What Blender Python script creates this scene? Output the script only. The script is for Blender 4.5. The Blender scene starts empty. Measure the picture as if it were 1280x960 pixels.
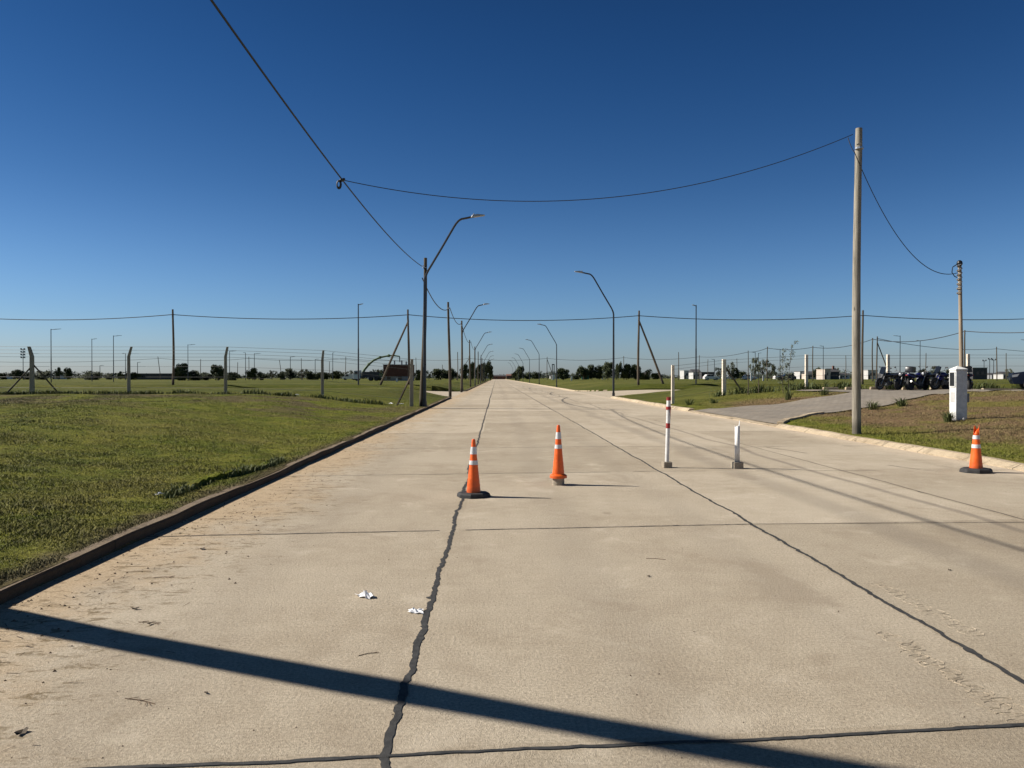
import bpy, math, random
import numpy as np
from mathutils import Vector, Matrix
R = math.radians
random.seed(7)
rng = np.random.default_rng(7)
scn = bpy.context.scene
col = scn.collection

# ------------------------------------------------------------------ helpers
F = 961.0
CAM = Vector((0, 0, 1.6))
CROT = Matrix.Rotation(R(-1.192), 3, 'Z') @ Matrix.Rotation(R(90 - 0.477), 3, 'X')

def P(px, py, Y):
    """world point at depth Y seen at photo pixel (1280x960)"""
    d = CROT @ Vector(((px - 640) / F, -(py - 480) / F, -1))
    return CAM + d * (Y / d.y)

def PX(px, Y):
    return P(px, 472, Y).x

def sm(t):
    t = min(1, max(0, t)); return t * t * (3 - 2 * t)

KL, KR = -3.5, 9.0          # kerb faces
SY0, SY1 = 64.0, 87.0       # side street
RC = 4.0                    # corner radius
DRV_N = [(9.0, 25.0), (10.2, 26.8), (11.5, 28.4), (13.7, 29.8), (16.2, 31.2), (19.7, 34.2), (24, 38.5), (28, 41.5), (33, 42.8), (60, 43.2)]
DRV_F = [(9.0, 35.8), (10.6, 35.9), (12.8, 36.3), (15.5, 37.0), (17.6, 38.0), (18.2, 39.0), (18.0, 41.0), (17.6, 43.0), (17.5, 44.8), (22.8, 45.0), (27, 45.1), (33, 45.1), (60, 45.1)]
DPOLY = DRV_N + DRV_F[::-1]

def inpoly(x, y, poly):
    c = False; n = len(poly); j = n - 1
    for i in range(n):
        xi, yi = poly[i]; xj, yj = poly[j]
        if (yi > y) != (yj > y) and x < (xj - xi) * (y - yi) / (yj - yi) + xi: c = not c
        j = i
    return c

def H(x, y):
    """lawn height"""
    if x < KL:
        d = KL - x
        z = 0.095 + 0.66 * sm(d / (9 - 4.5 * sm((y - 42) / 14)))
    elif x > KR:
        d = x - KR
        w = 15 - 5 * sm((y - 24) / 18)
        z = 0.09 + 0.77 * sm(d / w)
    else:
        return 0.0
    a = sm((d - 0.5) / 3)
    if y < 160:
        z += a * 0.035 * (math.sin(x * 0.9 + 1.3 * math.sin(y * 0.31)) * math.sin(y * 0.55 + 0.7) + 0.6 * math.sin(x * 1.9 + y * 0.8))
    return z

def S(x, y):
    """paved height on side streets"""
    if x < KL: return 0.26 * sm((KL - x) / 9)
    if x > KR: return 0.24 * sm((x - KR) / 9)
    return 0.0

def paved(x, y):
    if KL <= x <= KR + 0.23 and -60 < y < 900: return True
    if SY0 <= y <= SY1: return True
    for sx, k in ((-1, KL), (1, KR)):
        d = (x - k) * sx
        if 0 < d < RC:
            if SY0 - RC < y < SY0 and math.hypot(d - RC, y - (SY0 - RC)) > RC: return True
            if SY1 < y < SY1 + RC and math.hypot(d - RC, y - (SY1 + RC)) > RC: return True
    return False

class MB:
    def __init__(self): self.v = []; self.f = []; self.m = []
    def add(self, vs, fs, mi=0):
        o = len(self.v); self.v += [tuple(p) for p in vs]
        self.f += [tuple(i + o for i in f) for f in fs]; self.m += [mi] * len(fs); return self
    def box(self, c, s, rz=0, mi=0, tap=1.0):
        M = Matrix.Rotation(rz, 3, 'Z'); vs = []
        for z in (-1, 1):
            t = tap if z > 0 else 1
            for x, y in ((-1, -1), (1, -1), (1, 1), (-1, 1)):
                vs.append(Vector(c) + M @ Vector((x * s[0] / 2 * t, y * s[1] / 2 * t, z * s[2] / 2)))
        return self.add(vs, [(3, 2, 1, 0), (4, 5, 6, 7), (0, 1, 5, 4), (1, 2, 6, 5), (2, 3, 7, 6), (3, 0, 4, 7)], mi)
    def tube(self, pts, rad, n=8, mi=0, cap=True):
        pts = [Vector(p) for p in pts]
        if not hasattr(rad, '__len__'): rad = [rad] * len(pts)
        rings = []; pu = None
        for i, p in enumerate(pts):
            t = (pts[min(i + 1, len(pts) - 1)] - pts[max(i - 1, 0)])
            t = t.normalized() if t.length > 1e-9 else Vector((0, 0, 1))
            if pu is None:
                pu = Vector((1, 0, 0)) if abs(t.x) < 0.9 else Vector((0, 1, 0))
            u = (pu - t * pu.dot(t)).normalized(); w = t.cross(u); pu = u
            rings.append([p + (u * math.cos(a) + w * math.sin(a)) * rad[i] for a in [2 * math.pi * k / n for k in range(n)]])
        vs = [q for r in rings for q in r]; fs = []
        for i in range(len(pts) - 1):
            for k in range(n):
                a = i * n + k; b = i * n + (k + 1) % n
                fs.append((a, b, b + n, a + n))
        if cap:
            fs.append(tuple(range(n))[::-1]); fs.append(tuple((len(pts) - 1) * n + k for k in range(n)))
        return self.add(vs, fs, mi)
    def lathe(self, prof, c=(0, 0, 0), n=24, mi=0, axis='Z'):
        vs = []; fs = []
        for r, z in prof:
            for k in range(n):
                a = 2 * math.pi * k / n
                q = (r * math.cos(a), r * math.sin(a), z)
                if axis == 'Y': q = (q[0], q[2], q[1])
                if axis == 'X': q = (q[2], q[0], q[1])
                vs.append((c[0] + q[0], c[1] + q[1], c[2] + q[2]))
        for i in range(len(prof) - 1):
            for k in range(n):
                a = i * n + k; b = i * n + (k + 1) % n
                fs.append((a, b, b + n, a + n))
        fs.append(tuple(range(n))[::-1]); fs.append(tuple((len(prof) - 1) * n + k for k in range(n)))
        return self.add(vs, fs, mi)
    def prism(self, poly, y0, y1, mi=0, inset=0.0, c=(0, 0, 0)):
        """side profile (x,z) extruded along y"""
        n = len(poly)
        cx = sum(p[0] for p in poly) / n; cz = sum(p[1] for p in poly) / n
        d = 0.12 * inset
        rows = [(y0, 1 - inset), (y0 + d * 4, 1), (y1 - d * 4, 1), (y1, 1 - inset)] if inset else [(y0, 1), (y1, 1)]
        vs = []
        for y, s in rows:
            vs += [(c[0] + cx + (x - cx) * s, c[1] + y, c[2] + cz + (z - cz) * s) for x, z in poly]
        fs = []
        for i in range(len(rows) - 1):
            for k in range(n):
                a = i * n + k; b = i * n + (k + 1) % n
                fs.append((a, b, b + n, a + n))
        fs.append(tuple(range(n))[::-1]); fs.append(tuple((len(rows) - 1) * n + k for k in range(n)))
        return self.add(vs, fs, mi)
    def ell(self, c, r, n=12, m=8, mi=0):
        vs = []; fs = []
        for i in range(m + 1):
            t = math.pi * i / m
            for k in range(n):
                a = 2 * math.pi * k / n
                vs.append((c[0] + r[0] * math.sin(t) * math.cos(a), c[1] + r[1] * math.sin(t) * math.sin(a), c[2] + r[2] * math.cos(t)))
        for i in range(m):
            for k in range(n):
                a = i * n + k; b = i * n + (k + 1) % n
                fs.append((a, a + n, b + n, b))
        return self.add(vs, fs, mi)
    def build(self, name, mats, parent=None, smooth=False, bevel=0.0, loc=None):
        me = bpy.data.meshes.new(name); me.from_pydata(self.v, [], self.f)
        if not isinstance(mats, (list, tuple)): mats = [mats]
        for m in mats: me.materials.append(m)
        if len(mats) > 1: me.polygons.foreach_set('material_index', self.m)
        if smooth:
            me.polygons.foreach_set('use_smooth', [True] * len(me.polygons))
            try: me.set_sharp_from_angle(angle=R(40))
            except Exception: pass
        me.update()
        import bmesh
        bm = bmesh.new(); bm.from_mesh(me); bmesh.ops.recalc_face_normals(bm, faces=bm.faces); bm.to_mesh(me); bm.free()
        o = bpy.data.objects.new(name, me); col.objects.link(o)
        if parent: o.parent = parent
        if loc is not None: o.location = loc
        if bevel:
            b = o.modifiers.new('bevel', 'BEVEL'); b.width = bevel; b.segments = 2; b.limit_method = 'ANGLE'; b.angle_limit = R(40)
        return o

def tag(o, label=None, cat=None, group=None, kind=None):
    if label: o['label'] = label
    if cat: o['category'] = cat
    if group: o['group'] = group
    if kind: o['kind'] = kind
    return o

def empty(name, loc, label, cat, group=None, rz=0):
    o = bpy.data.objects.new(name, None); col.objects.link(o)
    o.empty_display_size = 0.2
    o.location = loc; o.rotation_euler = (0, 0, rz)
    return tag(o, label, cat, group)

def kids(o): return [c for c in bpy.data.objects if c.parent == o]
def copy_tree(o, parent=None):
    c = o.copy(); col.objects.link(c)
    if parent: c.parent = parent
    for ch in kids(o): copy_tree(ch, c)
    return c

# ------------------------------------------------------------------ materials
class NT:
    def __init__(self, name, rough=0.7, metal=0.0, spec=0.5):
        self.m = bpy.data.materials.new(name); self.m.use_nodes = True
        self.t = self.m.node_tree; self.b = self.t.nodes['Principled BSDF']
        self.b.inputs['Roughness'].default_value = rough; self.b.inputs['Metallic'].default_value = metal
        self.b.inputs['Specular IOR Level'].default_value = spec
        self.pos = None
    def n(self, ty, **kw):
        x = self.t.nodes.new(ty)
        for k, v in kw.items(): setattr(x, k, v)
        return x
    def l(self, a, b): self.t.links.new(a, b)
    def put(self, sock, v):
        if isinstance(v, bpy.types.NodeSocket): self.l(v, sock)
        elif v is not None:
            if hasattr(v, '__len__') and len(v) == 3 and sock.type == 'RGBA': v = (*v, 1)
            sock.default_value = v
    def P(self, obj=False):
        if obj: return self.n('ShaderNodeTexCoord').outputs['Object']
        if self.pos is None: self.pos = self.n('ShaderNodeNewGeometry').outputs['Position']
        return self.pos
    def mapv(self, v, scale=(1, 1, 1), loc=(0, 0, 0)):
        x = self.n('ShaderNodeMapping'); self.l(v, x.inputs[0]); x.inputs['Scale'].default_value = scale; x.inputs['Location'].default_value = loc
        return x.outputs[0]
    def noise(self, v, s, d=4, r=0.55, dist=0.0):
        x = self.n('ShaderNodeTexNoise'); self.l(v, x.inputs['Vector']); x.inputs['Scale'].default_value = s
        x.inputs['Detail'].default_value = d; x.inputs['Roughness'].default_value = r; x.inputs['Distortion'].default_value = dist
        return x.outputs['Fac']
    def math(self, op, a, b=None, c=None, clamp=False):
        x = self.n('ShaderNodeMath', operation=op); x.use_clamp = clamp
        self.put(x.inputs[0], a); self.put(x.inputs[1], b)
        if c is not None: self.put(x.inputs[2], c)
        return x.outputs[0]
    def rng(self, v, a, b, c=0.0, d=1.0, smooth=True):
        x = self.n('ShaderNodeMapRange'); x.interpolation_type = 'SMOOTHSTEP' if smooth else 'LINEAR'
        self.put(x.inputs['Value'], v)
        for k, q in zip(('From Min', 'From Max', 'To Min', 'To Max'), (a, b, c, d)): self.put(x.inputs[k], q)
        return x.outputs['Result']
    def mix(self, f, a, b, mode='MIX'):
        x = self.n('ShaderNodeMix', data_type='RGBA', blend_type=mode)
        self.put(x.inputs['Factor'], f); self.put(x.inputs[6], a); self.put(x.inputs[7], b)
        return x.outputs[2]
    def bump(self, h, st=0.3, dist=0.01):
        x = self.n('ShaderNodeBump'); x.inputs['Strength'].default_value = st; x.inputs['Distance'].default_value = dist
        self.l(h, x.inputs['Height']); self.l(x.outputs[0], self.b.inputs['Normal'])
    def col(self, c): self.put(self.b.inputs['Base Color'], c); return self.m
    def xyz(self, v=None):
        x = self.n('ShaderNodeSeparateXYZ'); self.l(v or self.P(), x.inputs[0]); return x.outputs

def simple(name, c, rough=0.6, metal=0.0, var=0.18, scale=6, bump=0.0, obj=True):
    n = NT(name, rough, metal)
    v = n.P(obj)
    a = n.noise(v, scale, 5, 0.6)
    b = n.noise(v, scale * 9, 3, 0.6)
    f = n.math('ADD', n.math('MULTIPLY', a, 0.7), n.math('MULTIPLY', b, 0.3))
    lo = tuple(x * (1 - var * 1.6) for x in c); hi = tuple(min(1, x * (1 + var * 1.6)) for x in c)
    n.col(n.mix(n.rng(f, 0.3, 0.7), lo, hi))
    if bump: n.bump(b, bump, 0.01)
    return n.m

def grass_color(n, blade=False):
    """patchy lawn colour from world position, shared by ground and blades"""
    x, y, z = n.xyz()
    p = n.P()
    n1 = n.noise(p, 0.35, 5, 0.6, 0.4); n2 = n.noise(p, 1.7, 5, 0.65, 0.3); n3 = n.noise(p, 9, 4, 0.7)
    far = n.noise(n.mapv(p, (0.25, 1, 1)), 0.06, 5, 0.6)
    g = n.mix(n.rng(n2, 0.35, 0.68), (0.112, 0.138, 0.010), (0.235, 0.232, 0.030))
    g = n.mix(n.rng(n1, 0.42, 0.66, 0, 0.55), g, (0.225, 0.190, 0.045))
    g = n.mix(n.rng(n3, 0.5, 0.75, 0, 0.45), g, (0.22, 0.19, 0.075))
    # far lawn greener with stripes of dry
    fy = n.rng(y, 34, 55)
    fg = n.mix(n.rng(far, 0.4, 0.62), (0.072, 0.088, 0.014), (0.150, 0.145, 0.038))
    st1 = n.noise(n.mapv(p, (0.06, 0.55, 1)), 1.0, 6, 0.7, 0.3); st2 = n.noise(n.mapv(p, (0.35, 1.6, 1), (5, 1, 0)), 1.0, 5, 0.7)
    fg = n.mix(n.rng(st1, 0.48, 0.64, 0, 0.8), fg, (0.055, 0.062, 0.014))
    fg = n.mix(n.rng(st2, 0.52, 0.68, 0, 0.55), fg, (0.175, 0.155, 0.055))
    fg = n.mix(n.rng(st2, 0.48, 0.36, 0, 0.6), fg, (0.045, 0.055, 0.012))
    g = n.mix(n.math('MULTIPLY', fy, 0.85), g, fg)
    # dry brown bank on the right near the pillar
    r = n.math('MULTIPLY', n.rng(n.math('ADD', x, n.math('MULTIPLY', n.math('SUBTRACT', n2, 0.5), 4.5)), 10.3, 12.2), n.rng(y, 44.0, 37.0))
    gap = n.rng(n.math('ADD', n1, n.math('MULTIPLY', n3, 0.25)), 0.60, 0.74, 1.0, 0.25)
    r = n.math('MULTIPLY', r, gap)
    dry = n.mix(n.rng(n3, 0.35, 0.7), (0.165, 0.103, 0.050), (0.320, 0.218, 0.122))
    g = n.mix(r, g, dry)
    # scruffy dry strip before the left fence
    s = n.math('MULTIPLY', n.math('MULTIPLY', n.rng(y, 22, 29), n.rng(y, 42, 37)), n.rng(n1, 0.44, 0.58))
    s = n.math('MULTIPLY', s, n.rng(x, -2, -6))
    g = n.mix(n.math('MULTIPLY', s, 0.8), g, (0.14, 0.105, 0.055))
    # soil next to kerb
    k = n.math('MULTIPLY', n.rng(n.math('ADD', x, n.math('MULTIPLY', n2, 0.7)), -3.62, -3.25), n.rng(x, -2, -3.4))
    g = n.mix(n.math('MULTIPLY', k, 0.8), g, (0.12, 0.085, 0.055))
    return g, n3

def mat_ground():
    n = NT('grass_ground', 0.95, 0, 0.1)
    g, n3 = grass_color(n)
    f = n.noise(n.P(), 45, 3, 0.7)
    g = n.mix(1.0, g, n.mix(n.rng(f, 0.3, 0.7), (0.62, 0.62, 0.62), (1.25, 1.25, 1.25)), 'MULTIPLY')
    n.bump(n.math('ADD', f, n.math('MULTIPLY', n3, 2.0)), 0.9, 0.05)
    return n.col(g)

def mat_blade():
    n = NT('grass_blade', 0.75, 0, 0.2)
    g, n3 = grass_color(n, True)
    a = n.n('ShaderNodeAttribute', attribute_name='rnd').outputs['Fac']
    g = n.mix(n.rng(a, 0.0, 1.0, 0, 0.6, False), g, n.mix(a, (0.075, 0.095, 0.012), (0.28, 0.24, 0.09)))
    ge = n.n('ShaderNodeNewGeometry'); vm = n.n('ShaderNodeVectorMath', operation='MULTIPLY_ADD'); n.l(ge.outputs['Normal'], vm.inputs[0])
    vm.inputs[1].default_value = (.45, .45, .45); vm.inputs[2].default_value = (0, 0, .75)
    nn = n.n('ShaderNodeVectorMath', operation='NORMALIZE'); n.l(vm.outputs[0], nn.inputs[0]); n.l(nn.outputs[0], n.b.inputs['Normal'])
    return n.col(g)

def mat_concrete(name='road_concrete', road=True, tint=(1, 1, 1)):
    tint = tuple(a * b for a, b in zip(tint, (1.17, 1.135, 1.09)))
    n = NT(name, 0.9, 0, 0.25)
    p = n.P(); x, y, z = n.xyz()
    a = n.noise(p, 0.45, 5, 0.6); b = n.noise(p, 3.5, 6, 0.7); c = n.noise(p, 55, 4, 0.75); d = n.noise(p, 170, 2, 0.8)
    base = n.mix(n.rng(a, 0.3, 0.7), (0.365, 0.308, 0.230), (0.450, 0.392, 0.305))
    base = n.mix(n.rng(b, 0.38, 0.68, 0, 0.55), base, (0.475, 0.415, 0.322))
    # broom drag along x
    br = n.noise(n.mapv(p, (0.7, 14, 1)), 3.0, 4, 0.7)
    base = n.mix(n.rng(br, 0.45, 0.75, 0, 0.28), base, (0.25, 0.21, 0.165))
    base = n.mix(1.0, base, n.mix(n.rng(c, 0.25, 0.75), (0.66, 0.66, 0.65), (1.24, 1.24, 1.24)), 'MULTIPLY')
    base = n.mix(n.rng(d, 0.58, 0.70, 0, 0.75), base, (0.13, 0.105, 0.08))
    base = n.mix(n.rng(d, 0.30, 0.40, 0.35, 0), base, (0.55, 0.49, 0.40))
    if road:
        # slab to slab tint
        sx = n.math('FLOOR', n.math('DIVIDE', n.math('ADD', x, 3.5), 3.125))
        sy = n.math('FLOOR', n.math('DIVIDE', n.math('SUBTRACT', n.math('SUBTRACT', y, 3.34), n.math('MULTIPLY', x, 0.08)), 4.75))
        cv = n.n('ShaderNodeCombineXYZ'); n.l(sx, cv.inputs[0]); n.l(sy, cv.inputs[1])
        wn = n.n('ShaderNodeTexWhiteNoise'); n.l(cv.outputs[0], wn.inputs['Vector'])
        base = n.mix(1.0, base, n.mix(wn.outputs['Value'], (0.84, 0.83, 0.81), (1.08, 1.085, 1.09)), 'MULTIPLY')
        # weathering blotches and pitted areas
        w1 = n.noise(n.mapv(p, (1, .7, 1), (11, 3, 0)), 0.9, 6, 0.68, 0.6)
        base = n.mix(n.rng(w1, 0.52, 0.68, 0, 0.42), base, (0.265, 0.215, 0.155))
        w2 = n.noise(n.mapv(p, (1, .8, 1), (31, 7, 0)), 1.6, 6, 0.7, 0.4)
        base = n.mix(n.rng(w2, 0.55, 0.72, 0, 0.40), base, (0.56, 0.50, 0.40))
        pit = n.noise(p, 26, 3, 0.6)
        base = n.mix(n.math('MULTIPLY', n.rng(pit, 0.66, 0.74), n.rng(w1, 0.45, 0.6, 0.05, 0.6)), base, (0.15, 0.12, 0.085))
        # tyre marks
        wob = n.math('MULTIPLY', n.math('SUBTRACT', n.noise(n.mapv(p, (0, 1, 0)), 0.12, 2), 0.5), 1.2)
        for x0, w, st in ((5.5, 0.10, 0.50), (4.15, 0.34, 0.26), (4.8, 0.25, 0.12), (0.75, 0.4, 0.12), (2.2, 0.35, 0.10), (-1.9, 0.4, 0.08)):
            dd = n.math('ABSOLUTE', n.math('SUBTRACT', n.math('ADD', x, wob), x0))
            f = n.rng(dd, 0.2 * w, w, st, 0)
            f = n.math('MULTIPLY', f, n.rng(b, 0.25, 0.6, 0.45, 1.0))
            base = n.mix(f, base, (0.10, 0.085, 0.075))
        # oil drips
        o = n.noise(n.mapv(p, (1, 0.6, 1), (3, 9, 0)), 1.3, 3, 0.5)
        base = n.mix(n.rng(o, 0.70, 0.76, 0, 0.45), base, (0.14, 0.105, 0.065))
        # blown soil along left kerb
        e = n.math('ADD', x, n.math('MULTIPLY', n.math('SUBTRACT', a, 0.5), 2.6))
        e = n.math('ADD', e, n.math('MULTIPLY', n.math('SUBTRACT', b, 0.5), 1.8))
        soil = n.rng(e, -2.2, -3.3)
        sand = n.mix(n.rng(c, 0.35, 0.65), (0.34, 0.245, 0.145), (0.50, 0.39, 0.255))
        base = n.mix(n.math('MULTIPLY', soil, 0.75), base, sand)
        # streaks of dried grass dragged in the soil
        st = n.noise(n.mapv(p, (1, 2.2, 1), (0, 0, 0)), 4.5, 6, 0.75, 0.8)
        band = n.math('MULTIPLY', n.rng(e, -1.7, -2.6), n.rng(e, -3.75, -2.9, 0.35, 1))
        base = n.mix(n.math('MULTIPLY', band, n.rng(st, 0.53, 0.62, 0, 0.75)), base, (0.12, 0.085, 0.035))
        # pale dust on the right gutter
        base = n.mix(n.rng(n.math('ADD', x, n.math('MULTIPLY', b, 0.9)), 8.5, 9.4, 0, 0.8), base, (0.50, 0.42, 0.32))
    base = n.mix(1.0, base, tint, 'MULTIPLY')
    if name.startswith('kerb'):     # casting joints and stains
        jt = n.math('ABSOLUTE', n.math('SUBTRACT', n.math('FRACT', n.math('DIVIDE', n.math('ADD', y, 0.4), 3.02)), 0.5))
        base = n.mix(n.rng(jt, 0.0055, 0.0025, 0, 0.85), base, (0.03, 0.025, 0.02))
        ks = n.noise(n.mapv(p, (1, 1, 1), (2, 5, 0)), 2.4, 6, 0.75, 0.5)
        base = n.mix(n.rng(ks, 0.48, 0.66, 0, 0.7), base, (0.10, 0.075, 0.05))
    n.bump(n.math('ADD', n.math('MULTIPLY', c, 1.0), n.math('MULTIPLY', d, 0.7)), 0.8, 0.010)
    return n.col(base)

def mat_wood(name, c0, c1, dark_base=True):
    n = NT(name, 0.85, 0, 0.2)
    v = n.P(True)
    a = n.noise(n.mapv(v, (9, 9, 0.35)), 3, 6, 0.7, 0.4); b = n.noise(v, 1.1, 3); k = n.noise(n.mapv(v, (3, 3, 0.8)), 2.2, 2)
    c = n.mix(n.rng(a, 0.3, 0.7), c0, c1)
    c = n.mix(n.rng(b, 0.45, 0.75, 0, 0.4), c, tuple(q * 1.2 for q in c1))
    c = n.mix(n.rng(k, 0.68, 0.74, 0, 0.8), c, tuple(q * 0.25 for q in c0))
    zz = n.xyz(v)[2]
    if dark_base: c = n.mix(n.rng(zz, 0.5, 0.15, 0, 0.7), c, tuple(q * 0.45 for q in c0))
    n.bump(a, 0.5, 0.02)
    return n.col(c)

def mat_paver():
    n = NT('paver', 0.9, 0, 0.2)
    p = n.P()
    b = n.n('ShaderNodeTexBrick'); n.l(n.mapv(p, (1, 1, 1)), b.inputs['Vector'])
    b.inputs['Color1'].default_value = (0.215, 0.185, 0.15, 1); b.inputs['Color2'].default_value = (0.27, 0.235, 0.19, 1)
    b.inputs['Mortar'].default_value = (0.16, 0.14, 0.11, 1)
    b.inputs['Scale'].default_value = 1.0; b.inputs['Brick Width'].default_value = 0.3; b.inputs['Row Height'].default_value = 0.3
    b.inputs['Mortar Size'].default_value = 0.012; b.offset = 0.5
    a = n.noise(p, 0.8, 5, 0.6); c = n.noise(p, 40, 3)
    k = n.mix(n.rng(a, 0.4, 0.7, 0, 0.5), b.outputs['Color'], (0.30, 0.25, 0.19))
    k = n.mix(1.0, k, n.mix(c, (0.8, 0.8, 0.8), (1.15, 1.15, 1.15)), 'MULTIPLY')
    n.bump(b.outputs['Fac'], 0.4, -0.01)
    return n.col(k)

def mat_brickwall(name, c1, c2, mort, sc=1.0):
    n = NT(name, 0.9, 0, 0.2)
    b = n.n('ShaderNodeTexBrick'); v = n.P(True)
    x, y, z = n.xyz(v); cv = n.n('ShaderNodeCombineXYZ'); n.l(n.math('ADD', x, y), cv.inputs[0]); n.l(z, cv.inputs[1])
    n.l(cv.outputs[0], b.inputs['Vector'])
    b.inputs['Color1'].default_value = (*c1, 1); b.inputs['Color2'].default_value = (*c2, 1); b.inputs['Mortar'].default_value = (*mort, 1)
    b.inputs['Scale'].default_value = sc; b.inputs['Brick Width'].default_value = 0.33; b.inputs['Row Height'].default_value = 0.2; b.inputs['Mortar Size'].default_value = 0.015
    a = n.noise(v, 0.9, 4)
    return n.col(n.mix(1.0, b.outputs['Color'], n.mix(a, (0.75, 0.75, 0.75), (1.2, 1.2, 1.2)), 'MULTIPLY'))

M = {}
M['ground'] = mat_ground(); M['blade'] = mat_blade()
M['road'] = mat_concrete(); M['street'] = mat_concrete('street_concrete', False)
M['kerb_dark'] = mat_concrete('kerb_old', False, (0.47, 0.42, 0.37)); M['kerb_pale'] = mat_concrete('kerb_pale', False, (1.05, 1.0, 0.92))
M['kerb_face'] = mat_concrete('kerb_face_shaded_dirty', False, (0.17, 0.15, 0.135)); M['conc_post'] = mat_concrete('post_concrete', False, (0.78, 0.80, 0.83)); M['conc_post_white'] = mat_concrete('post_concrete_white', False, (1.75, 1.8, 1.95))  # kerb face tint carries the shade of its sunless side as well as dirt
M['tar'] = simple('joint_tar', (0.036, 0.034, 0.031), 0.85, 0, 0.35, 20, 0.4, False)
M['tar_thin'] = simple('joint_gap', (0.07, 0.058, 0.045), 0.9, 0, 0.35, 20, 0.4, False)
M['paver'] = mat_paver()
M['wood_dark'] = mat_wood('pole_wood_dark', (0.060, 0.047, 0.033), (0.145, 0.118, 0.085))
M['wood_pale'] = mat_wood('pole_wood_pale', (0.17, 0.15, 0.115), (0.40, 0.36, 0.29))
M['wood_tan'] = mat_wood('mast_wood', (0.27, 0.205, 0.14), (0.42, 0.335, 0.24), False)
M['lampmetal'] = simple('lamp_steel', (0.045, 0.047, 0.052), 0.38, 0.5, 0.12, 3)
M['lamphead'] = simple('lamp_head_grey', (0.33, 0.34, 0.35), 0.45, 0.3, 0.1, 5)
M['cable'] = simple('cable_rubber', (0.018, 0.019, 0.022), 0.6, 0, 0.2, 10)
M['wire'] = simple('fence_wire', (0.22, 0.22, 0.22), 0.5, 0.8, 0.1, 10)
M['steel'] = simple('galvanised', (0.45, 0.46, 0.47), 0.4, 0.8, 0.15, 8)
def mat_scuffed(name, c, dirt, rough=0.5, amt=0.7):
    n = NT(name, rough); v = n.P(True)
    a = n.noise(v, 7, 6, 0.7); b = n.noise(n.mapv(v, (18, 18, 5)), 1.6, 5, 0.7, 0.5); z = n.xyz(v)[2]
    k = n.mix(n.rng(a, 0.35, 0.7), tuple(q * 0.82 for q in c), tuple(min(1, q * 1.08) for q in c))
    k = n.mix(n.rng(b, 0.60, 0.70, 0, amt), k, dirt)
    k = n.mix(n.rng(n.math('ADD', z, n.math('MULTIPLY', a, 0.12)), 0.26, 0.10, 0, 0.45), k, dirt)
    n.put(n.b.inputs['Roughness'], n.rng(a, 0.3, 0.7, rough - 0.1, rough + 0.2)); n.bump(b, 0.15, 0.004)
    return n.col(k)
M['orange'] = mat_scuffed('cone_orange', (0.92, 0.135, 0.010), (0.34, 0.08, 0.025), 0.42, 0.45)
M['band'] = mat_scuffed('cone_band', (0.72, 0.72, 0.71), (0.38, 0.34, 0.29), 0.4, 0.6)
M['rubber'] = simple('black_rubber', (0.028, 0.027, 0.026), 0.75, 0, 0.35, 9, 0.2)
M['red'] = mat_scuffed('red_paint', (0.34, 0.026, 0.022), (0.22, 0.10, 0.085), 0.55, 0.6)
M['white'] = mat_scuffed('white_paint', (0.72, 0.71, 0.68), (0.36, 0.31, 0.25), 0.6, 0.55)
M['whitewash'] = mat_scuffed('whitewash', (0.78, 0.77, 0.73), (0.42, 0.38, 0.32), 0.85, 0.5)
M['black'] = simple('black_plastic', (0.014, 0.014, 0.015), 0.35, 0, 0.2, 10)
M['glass'] = simple('dark_glass', (0.012, 0.014, 0.018), 0.05, 0, 0.1, 2)
M['blueplast'] = simple('blue_plastic', (0.012, 0.014, 0.10), 0.3, 0, 0.15, 5)
M['navy'] = simple('navy_car_paint', (0.004, 0.008, 0.02), 0.5, 0.0, 0.1, 2)
M['navy'].node_tree.nodes['Principled BSDF'].inputs['Specular IOR Level'].default_value = 0.18
M['chrome'] = simple('chrome', (0.22, 0.21, 0.20), 0.38, 1.0, 0.08, 5)
M['engine'] = simple('engine_metal', (0.16, 0.16, 0.16), 0.4, 0.8, 0.3, 14)
M['paper'] = simple('paper', (0.86, 0.86, 0.86), 0.8, 0, 0.05, 30)
M['leafdry'] = simple('dry_leaf', (0.07, 0.048, 0.026), 0.8, 0, 0.3, 30)
M['twig'] = simple('twig', (0.13, 0.085, 0.05), 0.85, 0, 0.3, 30)
M['plaster'] = simple('plaster_white', (0.52, 0.50, 0.47), 0.85, 0, 0.10, 0.5)
M['plaster_cream'] = simple('plaster_cream', (0.55, 0.46, 0.38), 0.85, 0, 0.10, 0.5)
M['plaster_grey'] = simple('plaster_grey', (0.26, 0.26, 0.26), 0.85, 0, 0.12, 0.5)
M['roofdark'] = simple('roof_dark', (0.06, 0.058, 0.06), 0.8, 0, 0.2, 1)
M['rooftile'] = simple('roof_tile', (0.19, 0.095, 0.07), 0.8, 0, 0.25, 2)
M['brick'] = mat_brickwall('hollow_brick', (0.115, 0.042, 0.028), (0.15, 0.06, 0.036), (0.12, 0.09, 0.075))
M['bark'] = simple('bark', (0.10, 0.075, 0.055), 0.9, 0, 0.3, 4, 0.5)
def mat_leaf(name, a, b):
    n = NT(name, 0.7, 0, 0.25)
    at = n.n('ShaderNodeAttribute', attribute_name='rnd').outputs['Fac']
    oi = n.n('ShaderNodeObjectInfo').outputs['Random']
    c = n.mix(n.math('ADD', n.math('MULTIPLY', at, 0.75), n.math('MULTIPLY', oi, 0.25)), a, b)
    return n.col(c)
M['leaf'] = mat_leaf('foliage_dark', (0.026, 0.036, 0.014), (0.075, 0.090, 0.034))
M['leaf_grey'] = mat_leaf('foliage_grey', (0.055, 0.065, 0.038), (0.14, 0.145, 0.085))
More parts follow.
